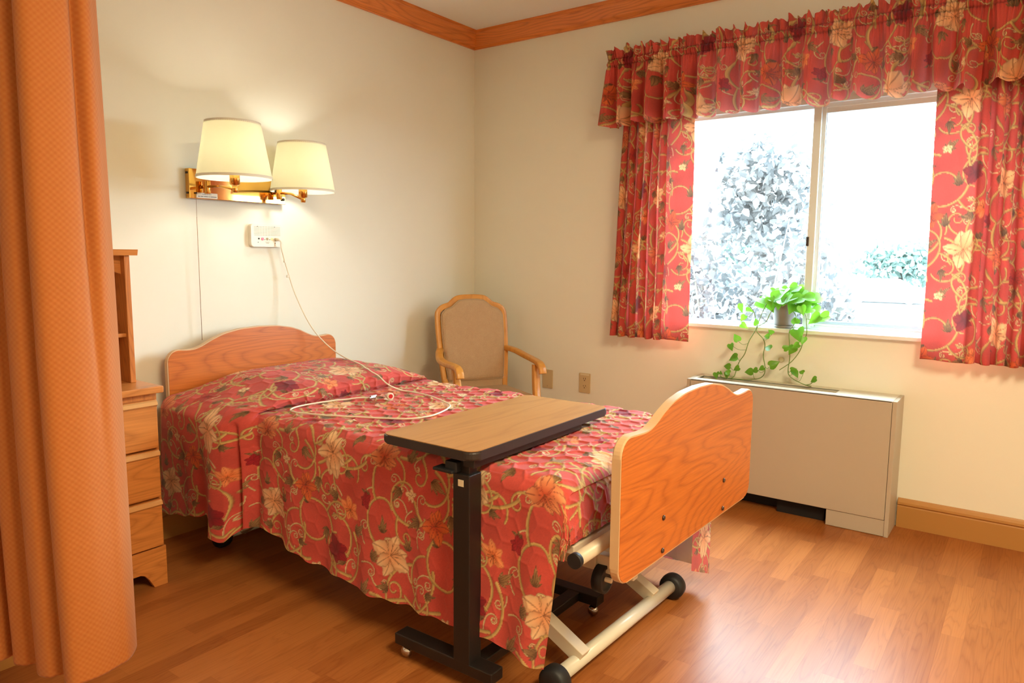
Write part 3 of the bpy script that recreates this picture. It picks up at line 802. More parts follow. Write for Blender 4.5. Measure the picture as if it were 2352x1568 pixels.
cb_ = link('power_cord', B().tube([(-2.30, -.012, .50), (-2.305, -.03, .46), (-2.29, -.05, .40), (-2.285, -.06, .30), (-2.29, -.05, .20), (-2.30, -.03, .07), (-2.30, -.03, .006)], .004, 8), M['rubber'])
tag(cb_, 'black cord hanging down the wall between nightstand and bed', 'cord')

# ------------------------------------------------------------------ wall lamp: brass plate, two swing arms with pleated shades
lp = thing('wall_lamp', 'brass double swing-arm wall lamp with two pleated white shades', 'wall lamp', (-1.72, 0, 1.54))
bp = part('back_plate', B().box(-1.975, -1.485, -.032, -.0005, 1.479, 1.606, .002), M['brass'], lp)
part('notice_label', B().box(-1.945, -1.845, -.0328, -.0322, 1.482, 1.505), M['plastic'], bp)
def text(body, size, loc, rot, mat, parent, name):
    cu = bpy.data.curves.new(name, 'FONT'); cu.body = body; cu.size = size; cu.extrude = .0001; cu.align_x = 'CENTER'
    o = bpy.data.objects.new(name, cu); C.objects.link(o)
    dg = bpy.context.evaluated_depsgraph_get(); me = bpy.data.meshes.new_from_object(o.evaluated_get(dg))
    bpy.data.objects.remove(o)
    me.transform(Matrix.Translation(loc) @ rot); return part(name, me, mat, parent)
RX = Matrix.Rotation(PI/2, 4, 'X')
text('PLEASE DO NOT', .0058, (-1.895, -.0330, 1.4965), RX, M['ink'], bp, 'printed_text')
bb_ = B(); xx_ = -1.938
for wl in (3, 4, 6, 2, 9):
    bb_.box(xx_, xx_+wl*.0033, -.0332, -.0329, 1.4880, 1.4905); xx_ += wl*.0033+.0022
part('printed_line', bb_, M['ink'], bp)
for x, z in ((-1.965, 1.502), (-1.9645, 1.588)): part('side_slot', B().box(x-.0125, x-.0105, -.022, -.008, z-.004, z+.004), M['ink'], bp)
part('switch_knob', B().lathe([(.007, 0), (.007, -.008), (.004, -.012)], -1.502, -.033, 1.502, 12, 'y'), M['ink'], bp)
part('chain_outlet', B().lathe([(.004, 0), (.004, -.006)], -1.948, -.033, 1.502, 12, 'y'), M['ink'], bp)
pc = part('pull_chain', B().tube([(-1.949, -.036, 1.50), (-1.9495, -.036, 1.40)], .0009, 6).tube([(-1.9495, -.036, 1.40), (-1.948, -.033, .86)], .0013, 6), simple('bead_chain', 'A0764E', .4, .3), bp)
M['bulb'] = emit('bulb_glow', (1, 1, .90), 45)
def lamp(hx, sx, sy, zb, lab):
    ar = part('swing_arm', B().tube([(hx, -.030, 1.530), (hx, -.055, 1.530)], .007, 12).lathe([(.012, -.028), (.013, -.026), (.013, .026), (.012, .028)], hx, -.065, 1.527, 20)
        .tube([(hx, -.065, 1.530), (hx+(sx-hx)*.5, -.065+(sy+.065)*.5, 1.524), (sx, sy, 1.506+(zb-1.55)*.5)], .0058, 10)
        .lathe([(.009, -.014), (.011, -.012), (.011, .012), (.009, .014)], sx, sy, 1.506+(zb-1.55)*.5, 18), M['brass2'], lp)
    part('socket', B().lathe([(.012, 0), (.02, .004), (.02, .05), (.015, .055)], sx, sy, zb-.028, 20), M['brass2'], ar)
    n = 160; R0, R1, h = .147, .108, .222
    b = B(); b.lathe([(R0, zb), (R0-(R0-R1)*.07, zb+h*.07), (R1+(R0-R1)*.05, zb+h*.95), (R1, zb+h), (R1-.0015, zb+h), (R1+(R0-R1)*.05-.0015, zb+h*.95), (R0-(R0-R1)*.07-.0015, zb+h*.07), (R0-.0015, zb)], sx, sy, 0, n, closed=True, ripple=.0007)
    shd = part('lamp_shade', b, M['shade'], ar)
    b = B()
    b.lathe([(R0+.0015, zb-.001), (R0+.001, zb+.009), (R0-.001, zb+.009), (R0-.001, zb-.001)], sx, sy, 0, 64, closed=True)
    part('rim_trim', b, M['plastic'], shd); b = B()
    b.lathe([(R1+.0015, zb+h-.008), (R1+.001, zb+h+.001), (R1-.001, zb+h+.001), (R1-.001, zb+h-.008)], sx, sy, 0, 64, closed=True)
    part('rim_trim', b, M['plastic'], shd)
    part('bulb', B().sphere((sx, sy, zb+.095), .028, (1, 1, 1.25), 18), M['bulb'], ar)
    l = bpy.data.lights.new('bulb_light', 'POINT'); l.energy = 8.5; l.color = (1, 1.0, .90); l.shadow_soft_size = .03
    o = bpy.data.objects.new('bulb_light', l); C.objects.link(o); o.location = (sx, sy, zb+.105)
lamp(-1.912, -1.945, -.322, 1.548, 'l')
lamp(-1.545, -1.500, -.185, 1.532, 'r')

# ------------------------------------------------------------------ nurse call station and its cord
cs = thing('call_station', 'ivory nurse call station with slotted speaker on the wall above the bed', 'call station', (-1.59, 0, 1.327))
def rbox(x0, x1, z0, z1, y0, y1, r):
    return [(p[0], y0, p[1]) for p in [(q[0], q[1]) for q in rrect(x0, x1, z0, z1, r, 0)]]
fp = part('face_plate', B().prism(rbox(-1.676, -1.500, 1.275, 1.381, -.024, 0, .012), (0, .0235, 0), .003), M['plastic'], cs)
M['slot'] = simple('shadowed_slot', 'B39E78', .7)
b = B()
for k in range(7):
    z = 1.368-k*.0066
    for j, (a, c_) in enumerate(((-1.660, -1.630), (-1.628, -1.618), (-1.615, -1.603), (-1.600, -1.588), (-1.585, -1.572), (-1.570, -1.516))): b.box(a, c_, -.0246, -.0240, z, z+.0016)
part('speaker_slots', b, M['slot'], fp)
def dot(name, x, z, r, mat): part(name, B().lathe([(r, 0), (r, -.0016)], x, -.0242, z, 14, 'y'), mat, fp)
for x, z in ((-1.642, 1.370), (-1.548, 1.369), (-1.640, 1.296), (-1.546, 1.293)): dot('screw', x, z, .0018, M['ink'])
dot('indicator', -1.636, 1.313, .0042, M['ink']); dot('button', -1.616, 1.312, .0072, M['red']); dot('button', -1.590, 1.312, .0062, M['slot']); dot('button', -1.564, 1.312, .0062, simple('yellow_button', 'E6DC8A', .4))
for x in (-1.603, -1.577): dot('indicator', x, 1.309, .0018, M['ink'])
b = B()
for k, (a, c_) in enumerate(((-1.601, -1.576),)): b.box(a, c_, -.0246, -.0241, 1.297, 1.2985)
b.box(-1.596, -1.581, -.0246, -.0241, 1.2915, 1.294); part('printed_mark', b, M['slot'], fp)
def spline(pts, n=8, closed=False):
    pts = [Vector(p) for p in pts]; out = []
    for i in range(len(pts)-1):
        p0, p1, p2, p3 = pts[max(i-1, 0)], pts[i], pts[i+1], pts[min(i+2, len(pts)-1)]
        for k in range(n):
            t = k/n; out.append(.5*((2*p1)+(p2-p0)*t+(2*p0-5*p1+4*p2-p3)*t*t+(3*p1-p0-3*p2+p3)*t**3))
    out.append(pts[-1]); return out
CORD = [(-1.5412, -.030, 1.3082), (-1.531, -.048, 1.300), (-1.5276, -.046, 1.2689), (-1.50, -.05, 1.164), (-1.476, -.08, 1.0369), (-1.4444, -.15, .8892), (-1.3845, -.22, .7814), (-1.4618, -.4944, .735), (-1.5252, -.6365, .733), (-1.5406, -.7163, .720), (-1.5478, -.7823, .690)]
LOOP = [(-1.518, -.818, .667), (-1.496, -.8611, 0), (-1.4997, -.9662, 0), (-1.557, -1.1145, 0), (-1.6192, -1.1991, 0), (-1.7572, -1.2493, 0), (-1.8631, -1.2191, 0), (-1.9306, -1.1106, 0), (-2.0132, -.9712, 0), (-2.0438, -.8617, 0), (-2.0426, -.7781, 0), (-1.9995, -.7412, 0), (-1.9291, -.7341, 0), (-1.8264, -.7568, 0), (-1.7374, -.8016, 0), (-1.685, -.86, 0)]
LOOP = [(a, b_, c_ or .658) for a, b_, c_ in LOOP]
SURF = P.reshape(-1, 3)
def on_bed(p, lift=.0045):
    q = SURF[(np.abs(SURF[:, 0]-p[0]) < .008) & (np.abs(SURF[:, 1]-p[1]) < .008)]
    if len(q): return Vector((p[0], p[1], max(p[2], q[:, 2].max()+lift)))
    return Vector(p)
cc = thing('call_pendant', 'long cream call cord looping from the wall station across the bedspread', 'call button', (-1.5412, 0, 1.3082))
cpath = spline(CORD+LOOP, 10)
cpath = [on_bed(p) if p.y < -.12 else p for p in cpath]
zs__ = [p.z for p in cpath]
for _ in range(6): zs__ = [zs__[0]]+[max(cpath[i].z, (zs__[i-1]+zs__[i]+zs__[i+1])/3) for i in range(1, len(zs__)-1)]+[zs__[-1]]
cpath = [Vector((p.x, p.y, z)) for p, z in zip(cpath, zs__)]
cab = part('cord', B().tube(cpath, .0032, 8), M['cordm'], cc)
part('plug', B().tube([(-1.5412, -.0255, 1.3105), (-1.5412, -.044, 1.3095), (-1.538, -.05, 1.305)], [.008, .0065, .004], 14), M['cordm'], cc)
part('cord_slide', B().box(-1.505, -1.489, -.056, -.044, 1.128, 1.140, .002), M['plastic'], cc)
part('cord_slide', B().box(-1.517, -1.508, -.053, -.043, 1.20, 1.212, .002), M['plastic'], cc)
d = Vector((-.50, -.80, .30)).normalized(); p0 = Vector((-1.685, -.86, .6635)); bpos = Vector((-1.672, -.925, .6745)); bd = (Vector((-3.70, -3.0, 1.25))-bpos).normalized(); bd = Vector((bd.x*.5, bd.y, bd.z*.4)).normalized()
hd = part('handset', B().tube([bpos-bd*.055, bpos-bd*.035, bpos-bd*.005, bpos+bd*.006, bpos+bd*.008], [.005, .008, .0145, .0145, .0125], 20), M['plastic'], cc)
part('red_button', B().tube([bpos+bd*.008, bpos+bd*.0105], .0085, 18), M['red'], hd, 'round red push button')
part('sheet_clip', B().box(-1.735, -1.700, -.875, -.862, .663, .672, .002).box(-1.722, -1.690, -.868, -.858, .668, .676, .002), M['chrome'], cc)

# ------------------------------------------------------------------ wall plates
def wplate(y0, y1, z0, z1, name, lab, mat):
    t = thing(name, lab, 'wall plate' if name == 'blank_plate' else 'outlet', (0, (y0+y1)/2, (z0+z1)/2))
    f = part('cover', B().prism([(-.0001, p[0], p[1]) for p in rrect(y0, y1, z0, z1, .003, 0)], (-.006, 0, 0), .002), mat, t)
    return t, f
t, f = wplate(-.628, -.556, .426, .541, 'blank_plate', 'blank tan wall plate right behind the armchair arm', M['plate'])
for zc in (.528, .440): part('screw', B().lathe([(.003, 0), (.003, -.0012)], -.0061, -.592, zc, 10, 'x'), M['slot'], f)
t, f = wplate(-.895, -.820, .428, .546, 'wall_outlet', 'tan duplex power outlet on the wall between armchair and radiator cover', M['plate'])
part('label_strip', B().box(-.0068, -.0061, -.888, -.828, .533, .5425), M['plate2'], f)
for zc in (.510, .466):
    s_ = part('socket', B().lathe([(.0165, 0), (.0165, -.0015)], -.0062, -.8575, zc, 24, 'x'), M['plate'], f)
    b = B(); b.box(-.0085, -.0078, -.865, -.8625, zc-.001, zc+.009); b.box(-.0085, -.0078, -.8525, -.850, zc-.001, zc+.008); b.box(-.0085, -.0078, -.8605, -.8545, zc-.010, zc-.005)
    part('slots', b, M['ink'], s_)
kb = link('wall_thermostat_knob', B().lathe([(.014, .0), (.014, -.004), (.011, -.007), (.006, -.007)], -.0002, -1.993, .733, 20, 'x'), M['plate2'])
kb.name = 'wall_button'; tag(kb, 'small round cream button on the wall under the window sill', 'wall button')

# ------------------------------------------------------------------ radiator / air-conditioner cabinet
ac = thing('heating_cabinet', 'long putty metal heating and cooling cabinet under the window', 'heater', (-.1, -2.06, 0))
AX, AY0, AY1, AZ = -.20, -2.551, -1.580, .620
for ya, yb in ((AY0, AY0+.018), (AY1-.018, AY1)):
    part('end_panel', B().box(AX, -.001, ya, yb, 0, AZ, .002), M['ac'], ac)
part('front_panel', B().box(AX, AX+.012, AY0+.0195, AY1-.0195, .078, AZ, .002), M['ac'], ac)
part('kick_plate', B().box(AX+.004, AX+.014, AY0+.018, -2.287, .002, .076, .001), M['ac'], ac)
part('inner_liner', B().box(-.09, -.08, AY0+.02, AY1-.02, 0, .56).box(AX+.015, -.005, AY0+.02, AY1-.02, .50, .505).box(-.15, -.10, -2.27, -2.05, .0, .06), M['dark'], ac)
GX0, GX1, GY0, GY1 = -.142, -.048, -2.285, -1.610
part('top_panel', B().box(AX, GX0, AY0+.0185, AY1-.0185, AZ-.006, AZ, .0008).box(GX1, -.001, AY0+.0185, AY1-.0185, AZ-.006, AZ, .0008)
     .box(GX0, GX1, AY0+.0185, GY0, AZ-.006, AZ, .0008).box(GX0, GX1, GY1, AY1-.0185, AZ-.006, AZ, .0008), M['ac_top'], ac)
b = B(); b.box(GX0-.001, GX0, GY0, GY1, AZ-.03, AZ-.003).box(GX1, GX1+.001, GY0, GY1, AZ-.03, AZ-.003)
for k in range(8): y = GY0+.02+(GY1-GY0-.04)*k/7; b.box(GX0, GX1, y-.003, y+.003, AZ-.018, AZ-.012)
for k in range(5): x = GX0+.012+k*.0175; b.box(x-.0022, x+.0022, GY0, GY1, AZ-.022, AZ-.010)
part('grille', b, M['ac_top'], ac)

# ------------------------------------------------------------------ armchair in the corner (front of the chair = local -Y)
def mk_chair():
    t = thing('armchair', 'maple armchair with brown tweed seat and back in the corner', 'chair', (-.52, -.52, 0), math.radians(-31))
    def bar(pts, a, b_, n=6, rad=.3):
        prof = []
        for sx, sy, a0 in ((1, 1, 0), (-1, 1, PI/2), (-1, -1, PI), (1, -1, 1.5*PI)):
            for k in range(3): q = a0+PI/4*k; prof.append((sx*(a-rad*a)+rad*a*math.cos(q), sy*(b_-rad*a)+rad*a*math.sin(q)))
        return B().tube(spline(pts, n), 1, prof=prof)
    L = lambda name, me, mat, par=t, lab=None: part(name, me, mat, par, lab, world=False)
    # back: leaning frame, y grows backwards with height
    t.scale = (.90, .95, 1)
    def bk(x, z): return (x, .20+(z-.45)*.20, z)
    key = [(-.205, .46), (-.222, .62), (-.232, .78), (-.232, .885), (-.222, .915), (-.195, .935), (-.150, .948), (-.125, .966), (-.095, .984), (-.05, .990), (0, .991)]
    full = key+[(-x, z) for x, z in key[-2::-1]]
    L('back_frame', bar([bk(*p) for p in full], .017, .015, 5), M['maple'])
    inner = [(x*.925, z-.010 if z > .9 else z) for x, z in full]; inner = [(x, max(z, .512)) for x, z in inner]
    pts = [Vector(bk(x, z)) for x, z in inner]; n = len(pts)
    # cushion: three nested rings puffed forward
    bm = bmesh.new(); cen = Vector(bk(0, .74)); rings = []
    for sc_, off in ((1, 0), (1, -.02), (.965, -.031), (.88, -.036), (.6, -.040), (.3, -.041)):
        rings.append([bm.verts.new(cen+(p-cen)*sc_+Vector((0, off, 0))) for p in pts])
    for A, Bq in zip(rings, rings[1:]):
        for k in range(n): f = bm.faces.new((A[k], A[(k+1) % n], Bq[(k+1) % n], Bq[k])); f.smooth = True
    bm.faces.new(rings[0]); f = bm.faces.new(rings[-1][::-1]); f.smooth = True
    bmesh.ops.recalc_face_normals(bm, faces=bm.faces); me = bpy.data.meshes.new('back_cushion'); bm.to_mesh(me); bm.free()
    bc = L('back_cushion', me, M['uphol'])
    L('welt', B().tube([p+Vector((0, -.021, 0)) for p in pts]+[pts[0]+Vector((0, -.021, 0))], .0035, 8), M['welt'], bc)
    # seat
    so = [(-.225, .215), (.225, .215), (.262, -.245), (.235, -.275), (-.235, -.275), (-.262, -.245)]
    b = B().prism([(x, y, .405) for x, y in so], (0, 0, .065), .022); L('seat_cushion', b, M['uphol']); L('lower_back', B().box(-.2, .2, .195, .21, .44, .53, .002), M['uphol'])
    b = B().prism([(x*.95, y*.95, .345) for x, y in so], (0, 0, .06), .004); L('seat_rail', b, M['maple'])
    for s in (-1, 1):
        L('rear_leg', bar([(s*.205, .30, 0), (s*.205, .235, .22), (s*.205, .205, .42), bk(s*.205, .52)], .017, .019), M['maple'])
        L('front_leg', bar([(s*.235, -.225, 0), (s*.237, -.225, .22), (s*.240, -.222, .42), (s*.252, -.185, .50), (s*.262, -.155, .60), (s*.264, -.150, .635)], .021, .019), M['maple'])
        L('armrest', bar([bk(s*.226, .690), (s*.262, .16, .680), (s*.288, .06, .660), (s*.290, -.04, .652), (s*.276, -.14, .650), (s*.268, -.20, .644), (s*.266, -.232, .625), (s*.266, -.243, .596)], .024, .013), M['maple'])
mk_chair()

# ------------------------------------------------------------------ curtains
def fold_path(keys, n):
    """smooth path through (y, x) keys -> arrays and arc length"""
    pts = spline([(k[0], k[1], 0) for k in keys], 24)
    a = np.array([[p.x, p.y] for p in pts]); d = np.concatenate([[0], np.cumsum(np.hypot(*np.diff(a, axis=0).T))])
    s = np.linspace(0, d[-1], n); return np.interp(s, d, a[:, 0]), np.interp(s, d, a[:, 1]), s
def drape(name, label, keys_top, keys_bot, z0, z1, u0, nz=300, ns=460):
    yt, xt, st = fold_path(keys_top, ns); yb, xb, sb_ = fold_path(keys_bot, ns)
    T = np.linspace(0, 1, nz)[:, None]; k = T**.8
    yv = yt[None]*(1-k)+yb[None]*k; xv = xt[None]*(1-k)+xb[None]*k
    xv = xv+.004*np.sin(T*9+st[None]*14); yv = yv+.003*np.sin(T*7+st[None]*9)
    zz = z1+(z0-z1)*T+0*yv; zz = zz+.003*np.sin(sb_*30)[None]*T**20
    P = np.stack([xv, yv, zz], -1)
    U = np.broadcast_to(sb_[None]+u0, yv.shape); V = (z1-z0)*T+0*yv
    o = link(name, grid_mesh(name, P, print_at(U, V+.1)), M['print_sheer'])
    sd = o.modifiers.new('thick', 'SOLIDIFY'); sd.thickness = .0015
    return tag(o, label, 'curtain', 'drapes either side of the window')
def folds(y0, y1, n, xb, amp, seed, skew=.5):
    r = random.Random(seed); k = []; st = (y1-y0)/n
    for i in range(n):
        c = y0+st*(i+.5); a = amp*r.uniform(.75, 1.15)
        k += [(c-st*.42, xb-a*.1), (c-st*.18, xb-a), (c+st*.14, xb-a*1.0), (c+st*.30, xb-a*.15), (c+st*.08, xb+a*.5)]
    return k
kt = folds(-1.135, -1.385, 6, -.075, .030, 1)+[(-1.40, -.085), (-1.43, -.098), (-1.465, -.088), (-1.49, -.080), (-1.515, -.072)]
kb_ = folds(-1.070, -1.385, 6, -.085, .034, 2)+[(-1.40, -.095), (-1.43, -.112), (-1.47, -.100), (-1.50, -.090), (-1.533, -.082)]
drape('curtain', 'left window drape in red floral print, gathered folds beside the plain wall', kt, kb_, .798, 2.245, .07)
kt = [(-2.598, -.075), (-2.62, -.085), (-2.66, -.095), (-2.70, -.090), (-2.735, -.075)]+folds(-2.745, -3.08, 7, -.075, .030, 3)
kb_ = [(-2.612, -.082), (-2.65, -.095), (-2.70, -.108), (-2.74, -.098), (-2.765, -.085)]+folds(-2.775, -3.13, 7, -.085, .034, 4)
drape('curtain', 'right window drape in red floral print, at the right edge of the photo', kt, kb_, .803, 2.245, .33)

def valance():
    L = 2.10; ya = -1.045
    # base path: from the wall out, round the corner, along the rod
    base = [(0, -.004)]; cr = .03; off = .158
    pts = [(ya, -.003), (ya, -(off-cr))]+[(ya-cr+cr*math.cos(a), -(off-cr)-cr*math.sin(a)) for a in np.linspace(0, PI/2, 8)]+[(ya-L, -off)]
    a = np.array(pts); dd = np.concatenate([[0], np.cumsum(np.hypot(*np.diff(a, axis=0).T))]); tot = dd[-1]
    n = 2600; s = np.linspace(0, tot, n)
    by = np.interp(s, dd, a[:, 0]); bx = np.interp(s, dd, a[:, 1])
    ty = np.gradient(by, s); tx = np.gradient(bx, s); ln = np.hypot(tx, ty); tx /= ln; ty /= ln
    nx, ny = ty, -tx      # outward normal
    nx, ny = np.where(nx*0+1, nx, nx), ny
    if nx[-1] > 0: nx, ny = -nx, -ny
    r = np.random.default_rng(4)
    # irregular bell folds: warped phase
    ph = 2*PI*np.cumsum(1/np.interp(s, np.linspace(0, tot, 26), r.uniform(.06, .125, 26)))*(s[1]-s[0])
    bell = .85*np.sin(ph)+.32*np.sin(2*ph+1.0)+.30*np.sin(.5*ph+2)+.22*np.sin(.31*ph)
    bell = np.sign(bell)*np.abs(bell)**.8
    crk = np.sin(2*PI*s/.0135+2*np.sin(s*31))*.6+.4*np.sin(2*PI*s/.021+1+1.7*np.sin(s*23))
    ruf = np.sin(2*PI*s/.047+2.4*np.sin(s*17))+.45*np.sin(2*PI*s/.021+s*40)
    zs_ = np.concatenate([np.linspace(2.337, 2.285, 22)[:-1], np.linspace(2.285, 2.250, 16)[:-1], np.linspace(2.250, 1.946, 92)])
    nz = len(zs_); Z = zs_[:, None]+0*s[None]
    tr_ = np.clip((Z-2.285)/.052, 0, 1); td = np.clip((2.250-Z)/.304, 0, 1)
    amp_b = .008+.052*td**.6; amp_c = .0085*np.exp(-td*6)*(1-tr_); amp_r = .017*tr_**.6
    pin = np.exp(-((Z-2.285)/.004)**2)+np.exp(-((Z-2.250)/.004)**2)
    offn = bell[None]*amp_b*(td > 0)+crk[None]*(amp_c+.0012)+ruf[None]*amp_r-.006*pin+.006*np.exp(-((Z-2.268)/.012)**2)
    offn = offn+.012*td                       # slight flare
    sh = .017*td*np.sin(ph*1.0+1.2)[None]+.006*tr_*np.sin(ph*2)[None]   # fabric leans sideways so folds overlap
    wallk = np.clip(s/.06, 0, 1)[None]
    X = bx[None]+nx[None]*offn*wallk+tx[None]*sh*wallk; Y = by[None]+ny[None]*offn*wallk+ty[None]*sh*wallk
    Z = Z+.011*tr_*(np.sin(2*PI*s/.061+1.9*np.sin(s*13))+.4*np.sin(ruf*1.3))[None]+.006*td**6*np.sin(ph+.6)[None]+.008*td**3*np.sin(.37*ph)[None]
    X = np.minimum(X, -.003)
    P = np.stack([X, Y, Z], -1)
    U = s[None]*1.45+.12*0*Z+.1+.012*np.sin(ph)[None]; V = 2.4-Z
    colr = print_at(U+0*Z, V)
    stitch = (pin*.45)
    colr = colr*(1-.35*np.clip(pin, 0, 1)[..., None])  # crease shade along the gathered pinch rows, painted into the print colour
    o = link('valance', grid_mesh('valance', P, colr), M['print_valance'])
    return tag(o, 'gathered red floral valance with ruffled top across the window', 'valance')
valance()
rod = link('curtain_rod', B().tube([(-.004, -1.10, 2.268), (-.115, -1.10, 2.268), (-.128, -1.12, 2.268), (-.128, -3.08, 2.268), (-.115, -3.10, 2.268), (-.004, -3.10, 2.268)], .006, 8), M['white'])
tag(rod, 'white curtain rod inside the valance pocket above the window', 'curtain rod')

# privacy curtain in the left foreground
CURT = [(-2.96, -1.20), (-2.925, -1.215), (-2.903, -1.25), (-2.9046, -1.2948), (-2.9197, -1.3235), (-2.9515, -1.3593), (-2.9766, -1.3707), (-3.0155, -1.3823), (-3.051, -1.3793), (-3.0733, -1.3685), (-3.0806, -1.3454), (-3.072, -1.318), (-3.066, -1.302), (-3.077, -1.296), (-3.0914, -1.2926), (-3.0997, -1.2731), (-3.0976, -1.2534), (-3.082, -1.219), (-3.090, -1.205), (-3.1008, -1.1999), (-3.1101, -1.1816), (-3.1094, -1.1647), (-3.095, -1.124), (-3.1149, -1.1271), (-3.1283, -1.1275), (-3.165, -1.1039), (-3.175, -1.06), (-3.20, -1.10), (-3.24, -1.09), (-3.25, -1.04), (-3.29, -1.05), (-3.34, -1.0)]
def privacy():
    pts = spline([(*p, 0) for p in CURT], 12); a = np.array([[p.x, p.y] for p in pts])
    dd = np.concatenate([[0], np.cumsum(np.hypot(*np.diff(a, axis=0).T))]); n = 420; s = np.linspace(0, dd[-1], n)
    x = np.interp(s, dd, a[:, 0]); y = np.interp(s, dd, a[:, 1])
    z = np.concatenate([np.linspace(.30, .325, 6)[:-1], np.linspace(.325, 2.56, 200)])
    Z = z[:, None]+0*s[None]; T = (Z-.3)/2.26
    # a shallow second pleat forms in the big fold higher up
    d1 = (.022*np.exp(-((s-.235)/.012)**2)-.006*np.exp(-((s-.20)/.02)**2))[None]*smoothstep(.18, .55, T)+.004*np.sin(s*26+.6)[None]
    X = x[None]+.006*np.sin(T*5+s[None]*6)+d1*0; Y = y[None]+d1*1.0+.004*np.sin(T*8)
    P = np.stack([X, Y, Z], -1); me = grid_mesh('privacy_curtain', P)
    at = me.attributes.new('weave', 'FLOAT_VECTOR', 'POINT'); v = np.stack([np.broadcast_to(s[None], Z.shape), Z, Z*0], -1)
    at.data.foreach_set('vector', v.reshape(-1).astype(np.float32))
    o = part('cloth', me, M['privacy'], pv)
    sd = o.modifiers.new('thick', 'SOLIDIFY'); sd.thickness = .002
    P2 = displace(P[4:7], np.full(P[4:7].shape[:2], .0014)); P2[..., 2] = np.array([.3305, .3315, .3325])[:, None]
    return o
pv = thing('privacy_curtain', 'tall orange checked privacy curtain hanging in the left foreground', 'curtain', (-3.05, -1.25, 2.56))
privacy()
part('ceiling_track', B().box(-3.40, -2.80, -1.262, -1.232, 2.575, H-.001, .002), M['white'], pv)
part('mesh_header', B().box(-3.34, -2.87, -1.249, -1.245, 2.5, 2.576), M['plastic'], pv)

# ------------------------------------------------------------------ trailing pothos on the sill
VINES = [[(-1.9269, 1.0127), (-1.8974, .9447), (-1.8758, .8762), (-1.8531, .8238), (-1.8351, .7585), (-1.8071, .7174), (-1.7916, .6814), (-1.7831, .6386), (-1.7732, .6279)], [(-1.9454, .9682), (-1.9271, .9256), (-1.8913, .8983), (-1.8926, .8732), (-1.9189, .8415), (-1.9267, .8086), (-1.9232, .7536), (-1.938, .7044), (-1.9378, .6664), (-1.9127, .640), (-1.8718, .6282), (-1.8467, .6245), (-1.7952, .6245), (-1.7296, .6245), (-1.7116, .6276)], [(-2.0692, .9587), (-2.0636, .9177), (-2.0475, .8881), (-2.0485, .8307), (-2.0504, .7568), (-2.0457, .6943), (-2.0576, .6682), (-2.0941, .6474), (-2.134, .6313), (-2.1579, .6250)], [(-2.1149, .9734), (-2.1249, .9297), (-2.1275, .8815), (-2.1105, .8397), (-2.0938, .7894), (-2.0613, .7372), (-2.0098, .6927)], [(-2.134, .6313), (-2.1599, .6407), (-2.174, .6627)], [(-1.8358, 1.0126), (-1.867, .9723), (-1.8726, .9432)]]
LEAVES = [(-1.8113, .9946, .0457, 250), (-1.8499, .9797, .0374, 200), (-1.8202, .9402, .0374, 300), (-1.8901, .9233, .0374, 60), (-1.8283, .9026, .0374, 200), (-1.7932, .8342, .0415, 50), (-1.7692, .7915, .0374, 240), (-1.7849, .7326, .0498, 330), (-1.748, .6836, .0374, 10), (-1.796, .6775, .0332, 320), (-1.6931, .6354, .0374, 250), (-1.719, .6484, .0208, 200), (-1.7583, .6577, .0332, 10), (-1.7464, .6402, .0332, 280), (-1.8647, .6695, .0415, 340), (-1.8936, .6788, .0332, 340), (-1.9302, .6952, .0291, 330), (-1.9538, .7982, .0415, 20), (-1.962, .878, .0291, 40), (-1.9469, .8561, .0332, 10), (-1.9783, .7168, .0498, 150), (-2.0419, .8055, .0374, 150), (-2.0659, .7993, .0457, 310), (-2.0882, .8216, .0374, 320), (-2.0891, .8787, .0747, 250), (-2.1176, .8524, .0374, 280), (-2.0722, .9386, .0457, 90), (-2.0839, .6817, .0374, 250), (-2.1128, .6909, .0291, 10), (-2.1778, .6631, .0374, 340), (-2.075, .7014, .0291, 170), (-2.1691, .9565, .0623, 330), (-2.2025, .9624, .0664, 330), (-2.1021, .9969, .0457, 260)]
pl = thing('potted_pothos', 'trailing green pothos in a grey pot on the window sill', 'plant', (.028, -1.99, .8925))
PC = (.028, -1.99)
po = part('pot', B().lathe([(.0, .905), (.045, .905), (.050, .908), (.065, 1.018), (.067, 1.022), (.063, 1.022), (.061, 1.012), (0, 1.010)], PC[0], PC[1], 0, 40), M['grey_pot'], pl)
part('soil', B().lathe([(0, 1.0125), (.06, 1.0125), (.06, 1.008)], PC[0], PC[1], 0, 24), M['soil'], po)
part('saucer', B().lathe([(0, .8928), (.048, .8928), (.055, .904), (.053, .906), (.047, .897), (0, .897)], PC[0], PC[1], 0, 40), M['grey_pot'], pl)
lr = random.Random(8)
def leafmesh(p, size, ang, nrm, droop=.25):
    """heart-shaped leaf as 3-D folded blade; ang in the y-z plane as seen from the room"""
    n = Vector(nrm).normalized(); z = Vector((0, 0, 1)); e = z.cross(n).normalized(); f = n.cross(e).normalized()
    a = math.radians(ang); t = -e*math.cos(a)+f*math.sin(a); s = n.cross(t).normalized()
    prof = [(-.12, .26), (-.02, .42), (.15, .50), (.38, .44), (.62, .28), (.85, .10), (1.0, 0)]
    vs = [Vector(p)]; ax = []; lf = []; rt = []
    for u_, w_ in prof:
        base = Vector(p)+t*size*(u_-.35)-n*size*droop*max(u_, 0)**2*.6
        k = size*w_; ax.append(Vector(p)+t*size*(max(u_, .0)-.35)-n*size*droop*max(u_, 0)**2*.6)
        lf.append(base+s*k*.92+n*k*.30); rt.append(base-s*k*.92+n*k*.30)
    m = len(prof); V = ax+lf+rt; Fs = []
    for i in range(m-1):
        Fs.append((i, i+1, m+i+1, m+i)); Fs.append((i+1, i, 2*m+i, 2*m+i+1))
    return V, Fs, Vector(p)-t*size*.35
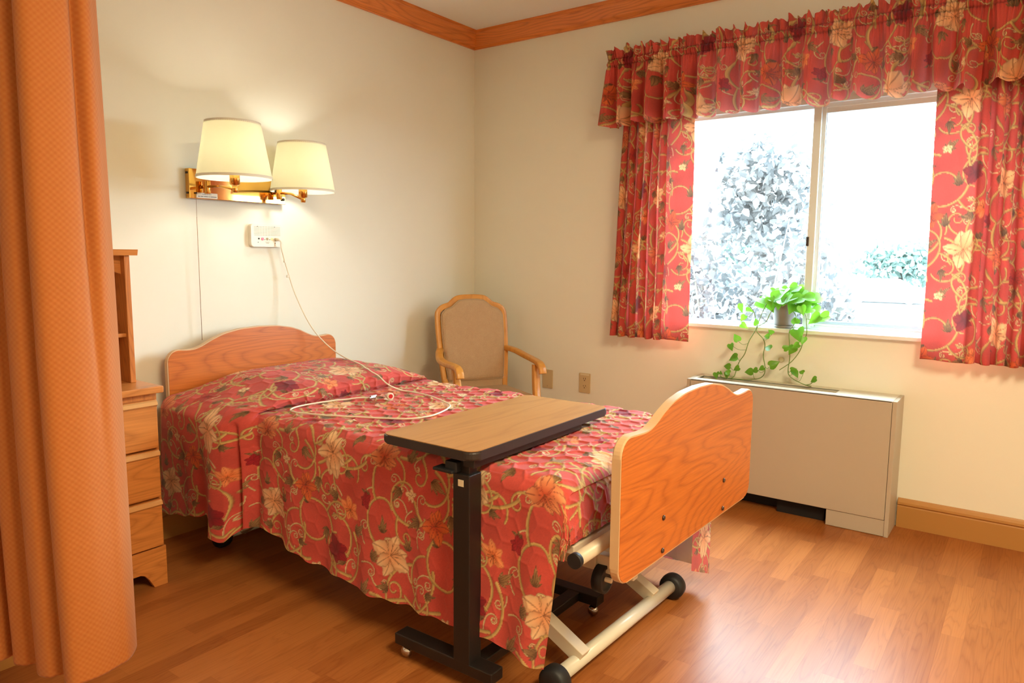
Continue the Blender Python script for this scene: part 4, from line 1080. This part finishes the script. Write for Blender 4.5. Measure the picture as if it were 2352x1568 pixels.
def add_leaf(p, size, ang, nrm, stem_to=None):
    V, Fs, root = leafmesh(p, size, ang, nrm)
    o = part('leaf', mesh('leaf', V, Fs, True), M['leaf'], pl)
    return root
stems = B(); allv = []
for vi, v in enumerate(VINES):
    x0 = -.075
    pts = [(x0+.012*math.sin(i*1.3+vi), y, z) for i, (y, z) in enumerate(v)]
    if vi in (0, 1, 2, 3): pts = [(PC[0]-.01, PC[1]+(v[0][0]-PC[1])*.45, 1.035), (PC[0]-.065, v[0][0]*.7+PC[1]*.3, v[0][1]+.03)]+pts
    sp_ = spline(pts, 6); allv += sp_; stems.tube(sp_, .0021, 6)
nleaf = 0
for (y, z, s_, a) in LEAVES:
    x = -.085+lr.uniform(-.02, .012)
    nrm = (-.8, lr.uniform(-.5, .5), lr.uniform(.1, .8))
    root = add_leaf((x, y, z), s_*1.05, a+lr.uniform(-12, 12), nrm)
    q = min(allv, key=lambda p: (p-root).length+(.03 if p.z > root.z else 0)*0)
    mid = (root+q)/2+Vector((-.004, 0, -.012)); stems.tube(spline([root, mid, q], 4), .0011, 5)
for k in range(58):
    a = lr.uniform(0, 2*PI); rr = .02+.105*math.sqrt(lr.random()); hgt = 1.095-.6*rr*rr/.13+lr.uniform(-.03, .015)
    if k % 3 == 0: rr = lr.uniform(.09, .135); hgt = 1.0+lr.uniform(-.01, .055)
    x = PC[0]+rr*math.cos(a)*.85; y = PC[1]-.005+rr*math.sin(a)*1.25
    if x > .055: x = .05-lr.random()*.03
    ang = 90 if rr < .03 else math.degrees(math.atan2(-.3-rr*3+lr.uniform(-.4, .8), -math.sin(a)))
    root = add_leaf((x, y, hgt), lr.uniform(.048, .074), ang, (-.75+.3*lr.random(), .4*math.sin(a), lr.uniform(.3, 1.1)))
    c_ = Vector((PC[0]+.02*math.cos(a), PC[1]+.02*math.sin(a), 1.012)); stems.tube(spline([c_, (c_+root)/2+Vector((0, 0, .02)), root], 4), .0013, 5)
part('vine_stems', stems, M['stem'], pl)
